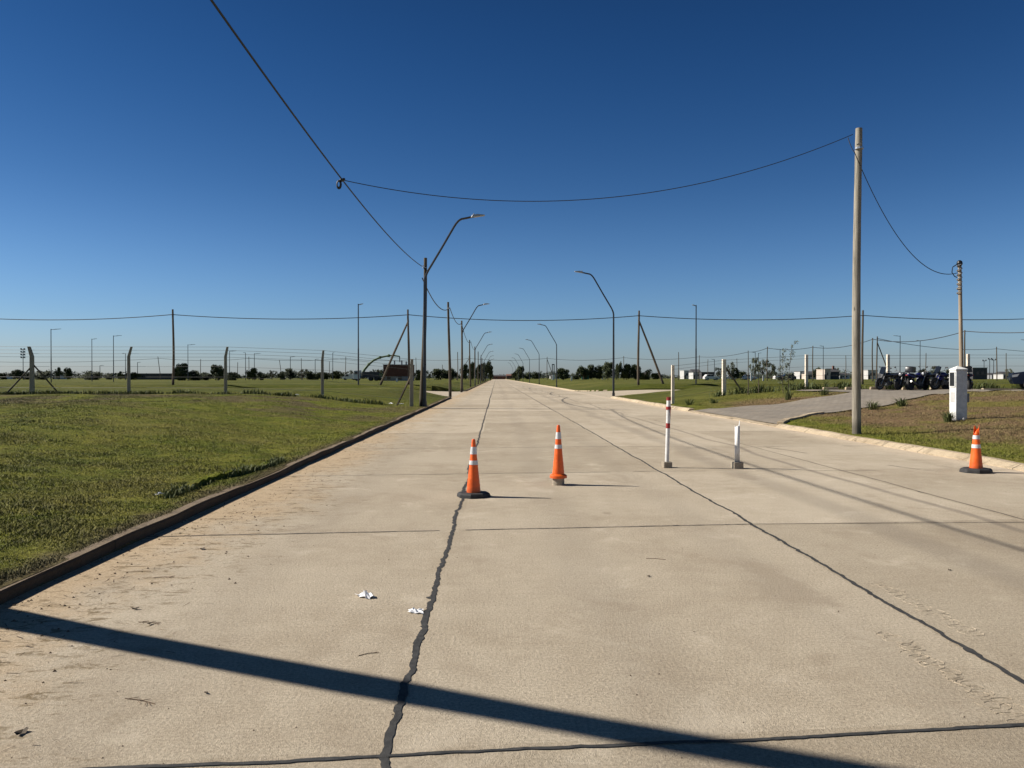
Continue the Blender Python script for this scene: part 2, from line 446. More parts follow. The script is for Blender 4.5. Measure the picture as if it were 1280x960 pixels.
M['leaf_far'] = mat_leaf('foliage_far', (0.040, 0.050, 0.035), (0.08, 0.095, 0.06))
M['blade_tuft'] = mat_leaf('tuft_blade', (0.05, 0.075, 0.02), (0.15, 0.16, 0.06))
M['green_net'] = simple('green_sheet', (0.02, 0.12, 0.07), 0.6, 0, 0.2, 2)
M['yellowgreen'] = simple('boom_paint', (0.10, 0.14, 0.05), 0.4, 0, 0.15, 2)

# ------------------------------------------------------------------ sky, sun, camera
SUN_EL = R(37); AZ = R(9)       # shadows fall to +x, 9 degrees towards the viewer
sd = Vector((-math.cos(AZ) * math.cos(SUN_EL), math.sin(AZ) * math.cos(SUN_EL), math.sin(SUN_EL)))
w = bpy.data.worlds.new('World'); scn.world = w; w.use_nodes = True
wt = w.node_tree; bg = wt.nodes['Background']
sk = wt.nodes.new('ShaderNodeTexSky'); sk.sky_type = 'NISHITA'; sk.sun_disc = False
sk.sun_elevation = SUN_EL; sk.sun_rotation = math.atan2(sd.x, sd.y) % (2 * math.pi)
sk.air_density = 1.0; sk.dust_density = 0.6; sk.ozone_density = 3.0; sk.altitude = 400
tc = wt.nodes.new('ShaderNodeTexCoord'); sp = wt.nodes.new('ShaderNodeSeparateXYZ'); wt.links.new(tc.outputs['Generated'], sp.inputs[0])
rp = wt.nodes.new('ShaderNodeValToRGB'); wt.links.new(sp.outputs['Z'], rp.inputs[0]); rp.color_ramp.interpolation = 'B_SPLINE'
SKY = [(0.0, (0.92, 1.0, 1.30)), (0.075, (0.82, 1.13, 1.52)), (0.23, (0.31, 0.62, 0.96)), (0.42, (0.14, 0.44, 0.80)), (0.60, (0.14, 0.26, 0.40)), (1.0, (0.08, 0.12, 0.17))]
while len(rp.color_ramp.elements) < len(SKY): rp.color_ramp.elements.new(0.5)
for e, (p_, c_) in zip(rp.color_ramp.elements, SKY): e.position = p_; e.color = (*[q / 2 for q in c_], 1)
mx = wt.nodes.new('ShaderNodeMix'); mx.data_type = 'RGBA'; mx.blend_type = 'MULTIPLY'; mx.inputs['Factor'].default_value = 1
wt.links.new(sk.outputs[0], mx.inputs[6]); wt.links.new(rp.outputs[0], mx.inputs[7])
gn = wt.nodes.new('ShaderNodeVectorMath'); gn.operation = 'SCALE'; gn.inputs['Scale'].default_value = 2.0
wt.links.new(mx.outputs[2], gn.inputs[0]); wt.links.new(gn.outputs[0], bg.inputs[0]); bg.inputs[1].default_value = 0.05
sl = bpy.data.lights.new('sun', 'SUN'); sl.energy = 5.0; sl.angle = R(0.53); sl.color = (1.0, 0.945, 0.865)
so = bpy.data.objects.new('sun', sl); col.objects.link(so); so.rotation_euler = sd.to_track_quat('Z', 'Y').to_euler()
cd = bpy.data.cameras.new('camera'); co = bpy.data.objects.new('camera', cd); col.objects.link(co)
cd.sensor_width = 36; cd.lens = F / 1280 * 36; cd.clip_end = 12000; cd.clip_start = 0.05
co.location = CAM; co.rotation_euler = CROT.to_euler(); scn.camera = co
vs = scn.view_settings; vs.view_transform = 'Standard'; vs.look = 'None'; vs.gamma = 1; vs.exposure = 0.45; vs.use_curve_mapping = False
scn.cycles.use_denoising = True
scn.cycles.max_bounces = 6

# ------------------------------------------------------------------ terrain
def axis(segs):
    out = []
    for a, b, s in segs:
        n = max(1, int(round((b - a) / s))); out += [a + (b - a) * i / n for i in range(n)]
    out.append(segs[-1][1]); return out
xs = axis([(-6000, -1000, 1000), (-1000, -200, 100), (-200, -60, 14), (-60, -16, 2), (-16, -8, 0.5), (-8, KL - 0.16, 0.25)]) \
   + [KL - 0.04, KL + 0.03] + axis([(KL + 1, KR - 1, 2.1)]) + [KR - 0.03, KR + 0.22] \
   + axis([(KR + 0.32, 14, 0.25), (14, 34, 0.5), (34, 60, 2), (60, 200, 14), (200, 1000, 100), (1000, 6000, 1000)])
ys = axis([(-80, -10, 10), (-10, 50, 0.5), (50, SY0, 0.25)]) + axis([(SY0 + 0.01, SY1, 1), (SY1 + 0.01, 95, 0.25), (95, 160, 2.5), (160, 600, 20), (600, 2000, 200), (2000, 11000, 1500)])
mb = MB()
for y in ys:
    for x in xs:
        if paved(x, y):
            z = S(x, y) - 0.08
        else:
            z = H(x, y) - (0.0 if y < 600 or x < KL or x > KR else 0)
            if KL < x < KR: z = -0.08
        mb.v.append((x, y, z))
nx = len(xs)
for j in range(len(ys) - 1):
    for i in range(nx - 1):
        a = j * nx + i; mb.f.append((a, a + 1, a + nx + 1, a + nx)); mb.m.append(0)
tag(mb.build('ground', M['ground'], smooth=True), kind='structure')

# road sheet
mb = MB(); Y = -20
yy = axis([(-20, 60, 4), (60, 900, 40)])
for y in yy: mb.v += [(KL - 0.03, y, 0), (KR + 0.03, y, 0)]
for j in range(len(yy) - 1): mb.f.append((2 * j, 2 * j + 1, 2 * j + 3, 2 * j + 2)); mb.m.append(0)
road = tag(mb.build('road', M['road']), kind='structure')

# side streets with rounded corners
for sx, k in ((-1, KL), (1, KR)):
    mb = MB()
    dd = axis([(0.031, 14, 0.5), (14, 300, 20)])
    pts = []
    for d in dd:
        x = k + sx * d
        o = 0.0
        if d < RC: o = RC - math.sqrt(max(0, RC * RC - (RC - d) ** 2))
        z = S(x, 70) - 0.003
        mb.v += [(x, SY0 - o, z), (x, SY1 + o, z)]
    for j in range(len(dd) - 1):
        f = (2 * j, 2 * j + 2, 2 * j + 3, 2 * j + 1)
        mb.f.append(f); mb.m.append(0)
    tag(mb.build('side_street', M['street']), kind='structure')

# kerbs
def kerb(name, path, w, h, mat, side, slope=0.0, zoff=0.0):
    """side=+1: body to the left of travel direction"""
    mb = MB(); n = len(path); rows = []
    for i in range(n):
        a = Vector(path[max(i - 1, 0)]); b = Vector(path[min(i + 1, n - 1)])
        t = (b - a).normalized(); nn = Vector((-t.y, t.x)) * side
        p = Vector(path[i]); z = S(p.x, p.y) + zoff
        jx = (0.012 * math.sin(p.y * 1.7 + p.x) + 0.012 * random.uniform(-1, 1)) * (1 if p.y < 50 else 0)
        p = p + nn * jx
        hh = h + 0.008 * math.sin(p.y * 0.9) + 0.007 * random.uniform(-1, 1)
        q1 = p + nn * slope; q2 = p + nn * w
        rows.append([(p.x, p.y, z - 0.1), (p.x, p.y, z + (0.02 if slope else hh - 0.02)), (q1.x + nn.x * 0.015, q1.y + nn.y * 0.015, z + hh), (q2.x, q2.y, z + hh), (q2.x, q2.y, z - 0.1)])
    for r in rows: mb.v += r
    for i in range(n - 1):
        for k in range(4):
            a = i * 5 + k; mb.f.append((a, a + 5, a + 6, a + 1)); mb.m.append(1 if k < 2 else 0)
    mb.f += [tuple(range(5)), tuple(range((n - 1) * 5, n * 5))]; mb.m += [0, 0]
    return tag(mb.build(name, mat if isinstance(mat, list) else [mat, mat]), kind='structure')
def arc(cx, cy, a0, a1, n=8, r=RC): return [(cx + r * math.cos(R(a0 + (a1 - a0) * i / n)), cy + r * math.sin(R(a0 + (a1 - a0) * i / n))) for i in range(n + 1)]
def dense(p, s=0.5):
    out = []
    for a, b in zip(p[:-1], p[1:]):
        L = math.dist(a, b); n = max(1, int(min(L / s, 160)))
        out += [(a[0] + (b[0] - a[0]) * i / n, a[1] + (b[1] - a[1]) * i / n) for i in range(n)]
    return out + [p[-1]]
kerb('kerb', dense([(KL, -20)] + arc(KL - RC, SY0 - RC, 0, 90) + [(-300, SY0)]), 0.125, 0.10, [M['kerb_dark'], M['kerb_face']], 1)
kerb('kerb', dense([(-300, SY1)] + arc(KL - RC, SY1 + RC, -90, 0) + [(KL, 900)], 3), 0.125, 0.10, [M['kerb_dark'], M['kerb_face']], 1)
kerb('kerb', dense([(KR, -20), (KR, 24.6)]), 0.30, 0.10, M['kerb_pale'], -1, 0.13)
kerb('kerb', dense([(KR, 24.6), (KR, 36.0)]), 0.40, 0.05, M['kerb_pale'], -1, 0.22)
kerb('kerb', dense([(KR, 36.0)] + arc(KR + RC, SY0 - RC, 180, 90) + [(300, SY0)]), 0.34, 0.13, M['kerb_pale'], -1, 0.10)
kerb('kerb', dense([(300, SY1)] + arc(KR + RC, SY1 + RC, 270, 180) + [(KR, 900)], 3), 0.30, 0.13, M['kerb_pale'], -1, 0.10)

# driveway and parking pad
def resample(p, n):
    L = [0]
    for a, b in zip(p[:-1], p[1:]): L.append(L[-1] + math.dist(a, b))
    out = []
    for i in range(n):
        t = L[-1] * i / (n - 1); j = 0
        while j < len(p) - 2 and t > L[j + 1]: j += 1
        u = (t - L[j]) / (L[j + 1] - L[j]); out.append((p[j][0] + (p[j + 1][0] - p[j][0]) * u, p[j][1] + (p[j + 1][1] - p[j][1]) * u))
    return out
import bmesh
bm = bmesh.new()
ring = resample([(KR + 0.28, 25.0)] + DRV_N[1:], 160) + resample([(KR + 0.28, 35.8)] + DRV_F[1:], 160)[::-1]
bmesh.ops.triangulate(bm, faces=[bm.faces.new([bm.verts.new((x, y, 0)) for x, y in ring])])
for ax, a, b, st in (((1, 0, 0), 9.5, 60, .8), ((0, 1, 0), 25.5, 45, .8)):
    q = a
    while q < b:
        bmesh.ops.bisect_plane(bm, geom=bm.verts[:] + bm.edges[:] + bm.faces[:], plane_co=tuple(k * q for k in ax), plane_no=ax); q += st
for v in bm.verts:
    x, y = v.co.x, v.co.y; v.co.z = H(x, y) + 0.03
    if x < 10.2: v.co.z = H(x, y) * sm((x - KR) / 1.2) + 0.055
me_ = bpy.data.meshes.new('tmp'); bm.to_mesh(me_); bm.free()
mb = MB(); mb.v = [tuple(v.co) for v in me_.vertices]; mb.f = [tuple(p.vertices) for p in me_.polygons]; mb.m = [0] * len(mb.f); bpy.data.meshes.remove(me_)
tag(mb.build('driveway', M['paver'], smooth=True), kind='structure')
# terrain under the driveway mouth is pulled down so the apron can drop to the gutter
g = bpy.data.objects['ground'].data
for v in g.vertices:
    x, y, z = v.co
    if KR - 0.5 < x < 62 and 24 < y < 46 and inpoly(x, y, DPOLY): v.co.z = (z * sm((x - KR) / 1.2) - 0.05) if x < 10.4 else z - 0.05
def edge_strip(name, path, wd, h, mat, zf):
    mb = MB(); n = len(path)
    for i, p in enumerate(path):
        a = Vector(path[max(i - 1, 0)]); b = Vector(path[min(i + 1, n - 1)]); t = (b - a).normalized(); nn = Vector((-t.y, t.x)) * wd / 2
        z = zf(*p)
        mb.v += [(p[0] + nn.x, p[1] + nn.y, z - 0.1), (p[0] + nn.x, p[1] + nn.y, z + h), (p[0] - nn.x, p[1] - nn.y, z + h), (p[0] - nn.x, p[1] - nn.y, z - 0.1)]
    for i in range(n - 1):
        for k in range(3):
            a = i * 4 + k; mb.f.append((a, a + 4, a + 5, a + 1)); mb.m.append(0)
    mb.f += [(0, 1, 2, 3), tuple(range(4 * n - 4, 4 * n))]; mb.m += [0, 0]
    return tag(mb.build(name, mat), kind='structure')
edge_strip('driveway_kerb', dense([(KR + 0.3, 24.95), (10.2, 26.7), (11.5, 28.3), (12.4, 29.0)], 0.4), 0.2, 0.07, M['kerb_pale'], H)
edge_strip('driveway_kerb', dense([(29.0, 45.25), (60, 45.3)], 1.5), 0.22, 0.1, M['kerb_pale'], H)
edge_strip('driveway_kerb', dense([(18.1, 45.1), (28.4, 45.25)], 1.0), 0.12, 0.05, M['kerb_dark'], H)

# joints between slabs: jagged tar strips lying in the road
from mathutils import noise as _mn0
_n3 = _mn0.noise
def jag(mb, p0, p1, w0, z, step=0.05, amp=0.6, mi=0, gaps=0.0, off=0.012):
    L = math.dist(p0, p1); n = max(2, int(L / step)); t = Vector((p1[0] - p0[0], p1[1] - p0[1])).normalized(); nn = Vector((-t.y, t.x))
    prev = None; wl = wr = w0 / 2; wand = 0; on = True
    for i in range(n + 1):
        s = L * i / n
        wand = wand * 0.96 + random.gauss(0, off * 0.3)
        if random.random() < 0.6:
            sl_ = 1 + 0.75 * _n3((s * 1.3, p0[0] * 7.1, p0[1])) + 0.45 * _n3((s * 4.7, p0[0] * 3.3, 4 + p0[1]))
            sl_ = max(0.25, sl_); am = amp * 0.45
            wl = w0 / 2 * sl_ * (1 + random.uniform(-am, am)); wr = w0 / 2 * (2 * 0.9 - 0.8 * sl_ if sl_ < 1.2 else 0.85) * (1 + random.uniform(-am, am))
            if random.random() < 0.012: wl *= 2.2
        if gaps and random.random() < 0.06: on = random.random() > gaps
        c = Vector((p0[0], p0[1])) + t * s + nn * wand
        a = c + nn * wl; b = c - nn * wr
        o = len(mb.v); mb.v += [(a.x, a.y, z), (b.x, b.y, z)]
        if prev is not None and on: mb.f.append((prev, prev + 1, o + 1, o)); mb.m.append(mi)
        prev = o
mb = MB()
jag(mb, (-0.46, -2), (-0.46, 40), 0.037, 0.004, 0.022, 0.55)
jag(mb, (-0.46, 40), (-0.42, 600), 0.06, 0.004, 0.6, 0.2)
jag(mb, (2.78, -2), (2.80, 40), 0.034, 0.004, 0.03, 0.55)
jag(mb, (2.80, 40), (2.85, 600), 0.05, 0.004, 0.6, 0.2)
jag(mb, (5.93, -2), (5.95, 300), 0.018, 0.004, 0.12, 0.6, 1, 0.5)
yj = 3.34; i = 0
while yj < 160:
    wj = 0.023 if i == 0 else (0.020 if yj < 15 else 0.024)
    st = 0.03 if yj < 30 else 0.5
    jag(mb, (KL, yj - (0.28 if i else 0.34)), (2.8, yj + (0.26 if i else 0.16)), wj, 0.005, st, 0.55, 0 if i in (0, 1) else 1, 0.12 if i else 0, 0.004)
    jag(mb, (2.8, yj + (0.26 if i else 0.16)), (KR, yj + 0.30 + random.uniform(-.1, .1)), wj * 0.8, 0.005, st, 0.55, 1 if i else 0, 0.2 if i else 0.0, 0.004)
    yj += 4.72; i += 1
jag(mb, (6.2, 17.5), (7.4, 13.2), 0.02, 0.0045, 0.08, 0.8, 1, 0.2, 0.03)
mb.build('joint_seal', [M['tar'], M['tar_thin']], road)

# scrawl scratched into wet concrete: low ridges
mb = MB()
def scrawl(x0, y0, x1, y1, n, hgt):
    d = Vector((x1 - x0, y1 - y0)); L = d.length; d.normalize(); nn = Vector((-d.y, d.x))
    for i in range(n):
        s = L * (i + random.uniform(0.1, 0.9)) / n
        c = Vector((x0, y0)) + d * s + nn * random.uniform(-hgt, hgt) * 0.4
        pts = []; a = random.uniform(0, 6.3); r0 = random.uniform(0.02, 0.06)
        for k in range(random.randint(4, 8)):
            pts.append((c.x + d.x * r0 * math.cos(a) + nn.x * hgt * 0.5 * math.sin(a), c.y + d.y * r0 * math.cos(a) + nn.y * hgt * 0.5 * math.sin(a), 0.0005))
            a += random.uniform(0.4, 0.8)
        mb.tube(pts, random.uniform(0.0014, 0.0034), 5)
scrawl(2.98, 5.9, 2.98, 4.7, 34, 0.10)
scrawl(2.42, 4.75, 2.47, 3.5, 42, 0.12)
mb.build('scratched_scrawl', M['street'], road)

# ------------------------------------------------------------------ grass blades
from mathutils import noise as _mn
NOISE = _mn.noise
def blades(name, n, y0, y1, xfun, hmin, hmax, grow):
    Y = np.exp(rng.uniform(math.log(y0), math.log(y1), n))
    u = rng.uniform(0, 1, n); lo, hi = xfun(Y); X = lo + (hi - lo) * u
    ok = hi > lo
    keep = np.zeros(n, bool); Z = np.zeros(n)
    for i in range(n):
        if not ok[i]: continue
        x, y = float(X[i]), float(Y[i])
        if x > KR and 24 < y < 46 and inpoly(x, y, DPOLY): continue
        if x > KR and 24.4 < y < 36.5 and x < 10.0: continue
        # thin bald spots
        q = NOISE((x * 0.55, y * 0.55, 3)) + 0.5 * NOISE((x * 2.7, y * 2.7, 8))
        if q > 0.28 and random.random() < min(0.85, (q - 0.2) * 2.5): continue
        keep[i] = True; Z[i] = H(x, y)
    X, Y, Z = X[keep], Y[keep], Z[keep]; n = len(X)
    g = 1 + Y * grow
    from mathutils import noise as mn
    clump = np.array([0.9 + 1.0 * mn.noise((x * 1.1, y * 1.1, 0)) + 0.9 * mn.noise((x * 4.3, y * 4.3, 5)) for x, y in zip(X.tolist(), Y.tolist())])
    clump = np.clip(clump, 0.25, 2.2)
    clump *= np.where(rng.uniform(0, 1, n) < 0.03, rng.uniform(1.4, 2.4, n), 1.0)
    h = rng.uniform(hmin, hmax, n) * clump; wd = rng.uniform(0.0015, 0.0032, n) * g
    a = rng.uniform(0, 2 * np.pi, n); lean = rng.uniform(0.3, 1.8, n) * h; la = rng.uniform(0, 2 * np.pi, n)
    V = np.zeros((n, 5, 3))
    ca, sa = np.cos(a) * wd, np.sin(a) * wd; cl, sl_ = np.cos(la) * lean, np.sin(la) * lean
    V[:, 0] = np.stack([X - ca, Y - sa, Z - 0.01], 1); V[:, 1] = np.stack([X + ca, Y + sa, Z - 0.01], 1)
    V[:, 2] = np.stack([X + ca * .8 + cl * .35, Y + sa * .8 + sl_ * .35, Z + h * .6], 1); V[:, 3] = np.stack([X - ca * .8 + cl * .35, Y - sa * .8 + sl_ * .35, Z + h * .6], 1)
    V[:, 4] = np.stack([X + cl, Y + sl_, Z + h], 1)
    me = bpy.data.meshes.new(name)
    me.vertices.add(n * 5); me.vertices.foreach_set('co', V.reshape(-1))
    base = np.arange(n)[:, None] * 5
    loops = np.concatenate([base + np.array([[0, 1, 2, 3]]), base + np.array([[3, 2, 4]])], 1).astype(np.int32).reshape(-1)
    me.loops.add(n * 7); me.loops.foreach_set('vertex_index', loops)
    st = (np.arange(n)[:, None] * 7 + np.array([[0, 4]])).reshape(-1).astype(np.int32)
    me.polygons.add(n * 2); me.polygons.foreach_set('loop_start', st)
    me.update(calc_edges=True)
    at = me.attributes.new('rnd', 'FLOAT', 'POINT'); at.data.foreach_set('value', np.repeat(rng.uniform(0, 1, n), 5).astype(np.float32))
    me.materials.append(M['blade'])
    o = bpy.data.objects.new(name, me); col.objects.link(o)
    return tag(o, kind='stuff', cat='grass', label='short green and yellowing grass of the roadside lawns')
blades('lawn_grass', 560000, 3.4, 46, lambda Y: (-0.85 * Y - 2.5, np.full_like(Y, KL - 0.09)), 0.008, 0.027, 0.045)
o2 = blades('bank_grass', 200000, 9, 47, lambda Y: (np.full_like(Y, KR + 0.40), 0.85 * Y + 1), 0.015, 0.05, 0.05)
o2['label'] = 'short dry brown and green grass of the right bank'

# ------------------------------------------------------------------ poles, lamps, cables
ORD = ['first', 'second', 'third', 'fourth', 'fifth', 'sixth', 'seventh', 'eighth', 'ninth', 'tenth', 'eleventh', 'twelfth', 'thirteenth', 'fourteenth', 'fifteenth', 'sixteenth', 'seventeenth', 'eighteenth', 'nineteenth', 'twentieth']

def bent_pole(mb, h, r0, r1, lean=(0, 0), wob=0.05, seed=0, n=10, seg=14, base=-0.3):
    rr = random.Random(seed); a = rr.uniform(0, 6.3); b = rr.uniform(0, 6.3)
    pts = []; rad = []
    for i in range(seg + 1):
        t = i / seg; z = base + (h - base) * t
        pts.append((lean[0] * t + wob * math.sin(t * 4 + a) - wob * math.sin(a), lean[1] * t + wob * math.sin(t * 3.1 + b) - wob * math.sin(b), z))
        rad.append((r0 + (r1 - r0) * t) * (1 + rr.uniform(-0.03, 0.03)))
    mb.tube(pts, rad, n); return pts

def wood_pole(x, y, h, r0, r1, label, group, mat='wood_dark', lean=(0, 0), wob=0.05, seed=0, brace=None, z=None):
    z0 = H(x, y) if z is None else z
    t = empty('utility_pole', (x, y, z0), label, 'pole', group)
    m = MB(); bent_pole(m, h, r0, r1, lean, wob, seed); m.build('shaft', M[mat], t, smooth=True)
    m = MB(); m.lathe([(r1 * 1.25, 0), (r1 * 1.25, 0.05)], (lean[0] * .93, lean[1] * .93, h * 0.93), 10); m.tube([(lean[0] * .93, lean[1] * .93 - r1 * 1.2, h * .945), (lean[0] * .93 - .12, lean[1] * .93 - r1 * 1.5, h * .94)], 0.02, 6)
    m.build('cable_clamp', M['steel'], t)
    if brace:
        dx, dy, top = brace
        m = MB(); m.tube([(dx, dy, -0.2), (dx * .5, dy * .5, top * .5), (lean[0] + 0.02 * (1 if dx > 0 else -1), lean[1], top)], [r0 * .9, r0 * .82, r1 * .9], 8)
        m.build('brace', M[mat], t, smooth=True)
    return t

# left kerb wooden poles
LP = [40.2, 63.5, 84.0, 124, 150, 178, 205, 235, 268, 305]
WT = ['tall dark weathered pole at left kerb standing against the nearest bent lamp',
      'wooden pole at left kerb just before the side street corner',
      'wooden pole at left kerb just beyond the side street corner, beside a bent lamp']
for i, y in enumerate(LP):
    lab = WT[i] if i < 3 else f'{ORD[i]} wooden pole along the left kerb, small and receding to the horizon'
    lean = (0.18, 0) if i == 0 else (-0.1 if i % 2 else 0.05, 0)
    x = -3.90 if i == 0 else (-3.78 if i < 3 else -4.1)
    wood_pole(x, y, (7.75 if i < 3 else 7.6) - 0.02 * i, 0.125 if i == 0 else 0.125, 0.085, lab, 'wooden poles along the left kerb', 'wood_dark', lean, 0.04, i)
# pole behind the viewer that carries the near cable, and a leaning pole whose shadow crosses the road
wood_pole(-3.7, -6, 7.9, 0.16, 0.1, 'wooden pole on the left kerb behind the viewpoint carrying the thick cable', 'wooden poles along the left kerb', 'wood_dark', (0, 0), 0.04, 77)
t = empty('leaning_pole', (-6.5, 6.50, H(-6.5, 6.5)), 'thick wooden pole leaning towards the viewer, casting the long foreground shadow', 'pole')
m = MB(); k = []
for i in range(13):
    s = i / 12; h = -0.3 + 7.3 * s; k.append((0.077 * h + 0.045 * math.sin(s * 11 + 1), -0.402 * h + 0.05 * math.sin(s * 7.5), h))
m.tube(k, [0.165 - 0.075 * i / 12 + 0.010 * math.sin(i * 2.1) for i in range(13)], 12); m.build('shaft', M['wood_dark'], t, smooth=True)

# bent roadside lamps
def bent_lamp(x, y, sgn, label, group):
    t = empty('street_lamp', (x, y, H(x, y)), label, 'street lamp', group)
    m = MB(); m.tube([(0, 0, -0.2), (0, 0, 3), (0, 0, 6.3)], [0.085, 0.078, 0.065], 10); m.lathe([(0.16, -.05), (0.16, 0.02), (0.11, 0.05), (0.11, 0.3)], (0, 0, 0), 12)
    m.build('pole', M['lampmetal'], t, smooth=True)
    pts = [(0, 0, 6.25), (0, 0, 6.5)]
    for a in range(1, 5): pts.append((sgn * (0, .02, .06, .12, .19)[a], 0, 6.5 + 0.14 * a))
    pts += [(sgn * 0.9, 0, 8.25), (sgn * 1.52, 0, 9.32)]
    for a in range(1, 6):
        u = a / 5; pts.append((sgn * (1.52 + 0.50 * u), 0, 9.32 + 0.43 * (1 - (1 - u) ** 2)))
    pts += [(sgn * 2.55, 0, 9.86)]
    m = MB(); m.tube(pts, [0.062] * 4 + [0.055] * (len(pts) - 4), 8); m.build('arm', M['lampmetal'], t, smooth=True)
    m = MB(); m.prism([(sgn * 2.40, 9.80), (sgn * 2.46, 9.93), (sgn * 2.72, 9.98), (sgn * 3.12, 9.95), (sgn * 3.12, 9.91), (sgn * 2.7, 9.84)], -0.13, 0.13, 0, 0.12)
    m.lathe([(0.03, 0), (0.03, 0.07)], (sgn * 2.55, 0, 9.95), 8)
    m.build('lamp_head', M['lamphead'], t)
LL = [40, 88, 142, 194, 246, 296, 348]
RL = [61, 121, 170, 219, 272, 325, 380, 436]
for i, y in enumerate(LL):
    lab = ['nearest bent-neck street lamp on the left kerb, beside the tall dark pole', 'second bent-neck lamp on the left kerb, just past the side street'][i] if i < 2 else f'{ORD[i]} bent-neck lamp along the left kerb, small towards the horizon'
    bent_lamp(-3.70 if i == 0 else -3.85, y, 1, lab, 'bent street lamps along the left kerb')
for i, y in enumerate(RL):
    lab = ['nearest bent-neck street lamp on the right kerb, at the side street corner', 'second bent-neck lamp on the right kerb, past the side street near a white pillar'][i] if i < 2 else f'{ORD[i]} bent-neck lamp along the right kerb, small towards the horizon'
    bent_lamp(9.35 if i == 0 else 9.55, y, -1, lab, 'bent street lamps along the right kerb')

# big pale pole on the right and its service mast
wood_pole(9.62, 20.3, 8.15, 0.118, 0.088, 'thick pale weathered wooden pole on the right kerb, carrying the cross-road cable', None, 'wood_pale', (0.04, 0), 0.035, 12)
t = empty('service_mast', (14.52, 23.62, H(14.5, 23.6) - 0.2), 'thin tan wooden service mast rising behind the white meter pillar', 'mast')
m = MB(); bent_pole(m, 4.95, 0.065, 0.05, (-0.12, 0), 0.01, 5); m.build('shaft', M['wood_tan'], t, smooth=True)
m = MB(); pts = [( -0.12 + 0.07 * math.cos(a * 0.9), 0.07 * math.sin(a * 0.9), 4.0 + 0.02 * a) for a in range(50)]; m.tube(pts, 0.018, 5)
m.build('cable_wrap', M['steel'], t)
m = MB(); m.ell((-0.12, 0, 4.98), (0.085, 0.085, 0.10)); m.tube([(-.2, 0, 4.95), (-.34, 0, 4.86), (-.36, 0, 4.7), (-.28, 0, 4.58), (-.2, 0, 4.54)], 0.015, 6); m.build('weather_head', M['black'], t, smooth=True)

def cable(name, pts, sags, r, label, group=None, extra=None, n=24):
    m = MB(); path = []
    for j, (a, b) in enumerate(zip(pts[:-1], pts[1:])):
        a = Vector(a); b = Vector(b)
        for i in range(n if j == len(pts) - 2 else n):
            u = i / n; p = a.lerp(b, u); p.z -= 4 * sags[j] * u * (1 - u); path.append(p)
    path.append(Vector(pts[-1]))
    m.tube(path, r, 6)
    if extra: extra(m)
    return tag(m.build(name, M['cable'], None, smooth=True), label, 'cable', group)
def coil(m):
    c = Vector((-3.74, 18.65, 6.30))
    for k in range(3):
        rr = 0.055 + 0.012 * k
        m.tube([(c.x + 0.03 * k - .05, c.y + rr * 0.75 * math.cos(a), c.z - .06 + rr * 1.5 * math.sin(a)) if False else (c.x + rr * 0.7 * math.cos(a) - 0.05, c.y + 0.02 * k, c.z - 0.04 + rr * 1.3 * math.sin(a)) for a in [2 * math.pi * i / 14 for i in range(15)]], 0.014, 5)
    m.ell((-3.73, 18.7, 6.37), (0.05, 0.07, 0.04)); m.ell((-3.64, 18.5, 6.34), (0.04, 0.04, 0.035))
cable('overhead_cable', [(-3.58, -6, 7.35), (-3.86, 40.2, 7.4)], [0.98], 0.018, 'thick black cable running overhead on the left from the viewer to the nearest lamp pole', None, coil, 60)
cable('overhead_cable', [(-3.85, 40.3, 6.8), (-3.8, 63.5, 7.35), (-3.75, 84, 7.55), (-4.05, 124, 7.4), (-4.1, 150, 7.3)], [0.75, 0.6, 0.9, 0.6], 0.03, 'dark cable slung between the receding wooden poles on the left kerb')
cable('overhead_cable', [(-3.73, 18.7, 6.38), tuple(P(1066, 168, 20.2))], [1.05], 0.010, 'thin cable crossing over the road from the left cable to the pale pole', None, None, 50)
cable('overhead_cable', [tuple(P(1060, 172, 20.2)), tuple(P(1068, 190, 20.1)), tuple(P(1197, 341, 23.6))], [0.05, 1.0], 0.011, 'black service cable drooping from the pale pole to the tan mast', None, None, 40)

# poles of the cross street line (Y = 88)
YL = 88.0
XP = [PX(216, YL) - 27, PX(216, YL), PX(511, YL), PX(798, YL), PX(1078, YL), PX(1078, YL) + 26]
cl = ['lone dark wooden pole in the left field behind the concrete fence posts', 'wooden pole with a leaning brace to its left, behind the left fence end', 'wooden pole with a leaning brace to its right, in the right field', 'brown wooden pole just right of the pale kerbside pole, in the right field']
for i, x in enumerate(XP):
    lab = cl[i - 1] if 1 <= i <= 4 else ['wooden pole far left in the field outside the view', 'wooden pole far right in the field outside the view'][i > 0]
    br = {2: (-3.35, 0.3, 7.3), 3: (3.05, 0.3, 7.5)}.get(i)
    wood_pole(x, YL, 8.55, 0.15, 0.10, lab, 'poles of the cross street line', 'wood_dark', (0.1 if i == 1 else 0, 0), 0.06, 30 + i, br)
cable('overhead_cable', [(x, YL - 0.12, H(x, YL) + 7.95) for x in XP], [0.6, 0.5, 0.6, 0.5, 0.5], 0.045, 'dark cable running straight across the whole view above the side street')

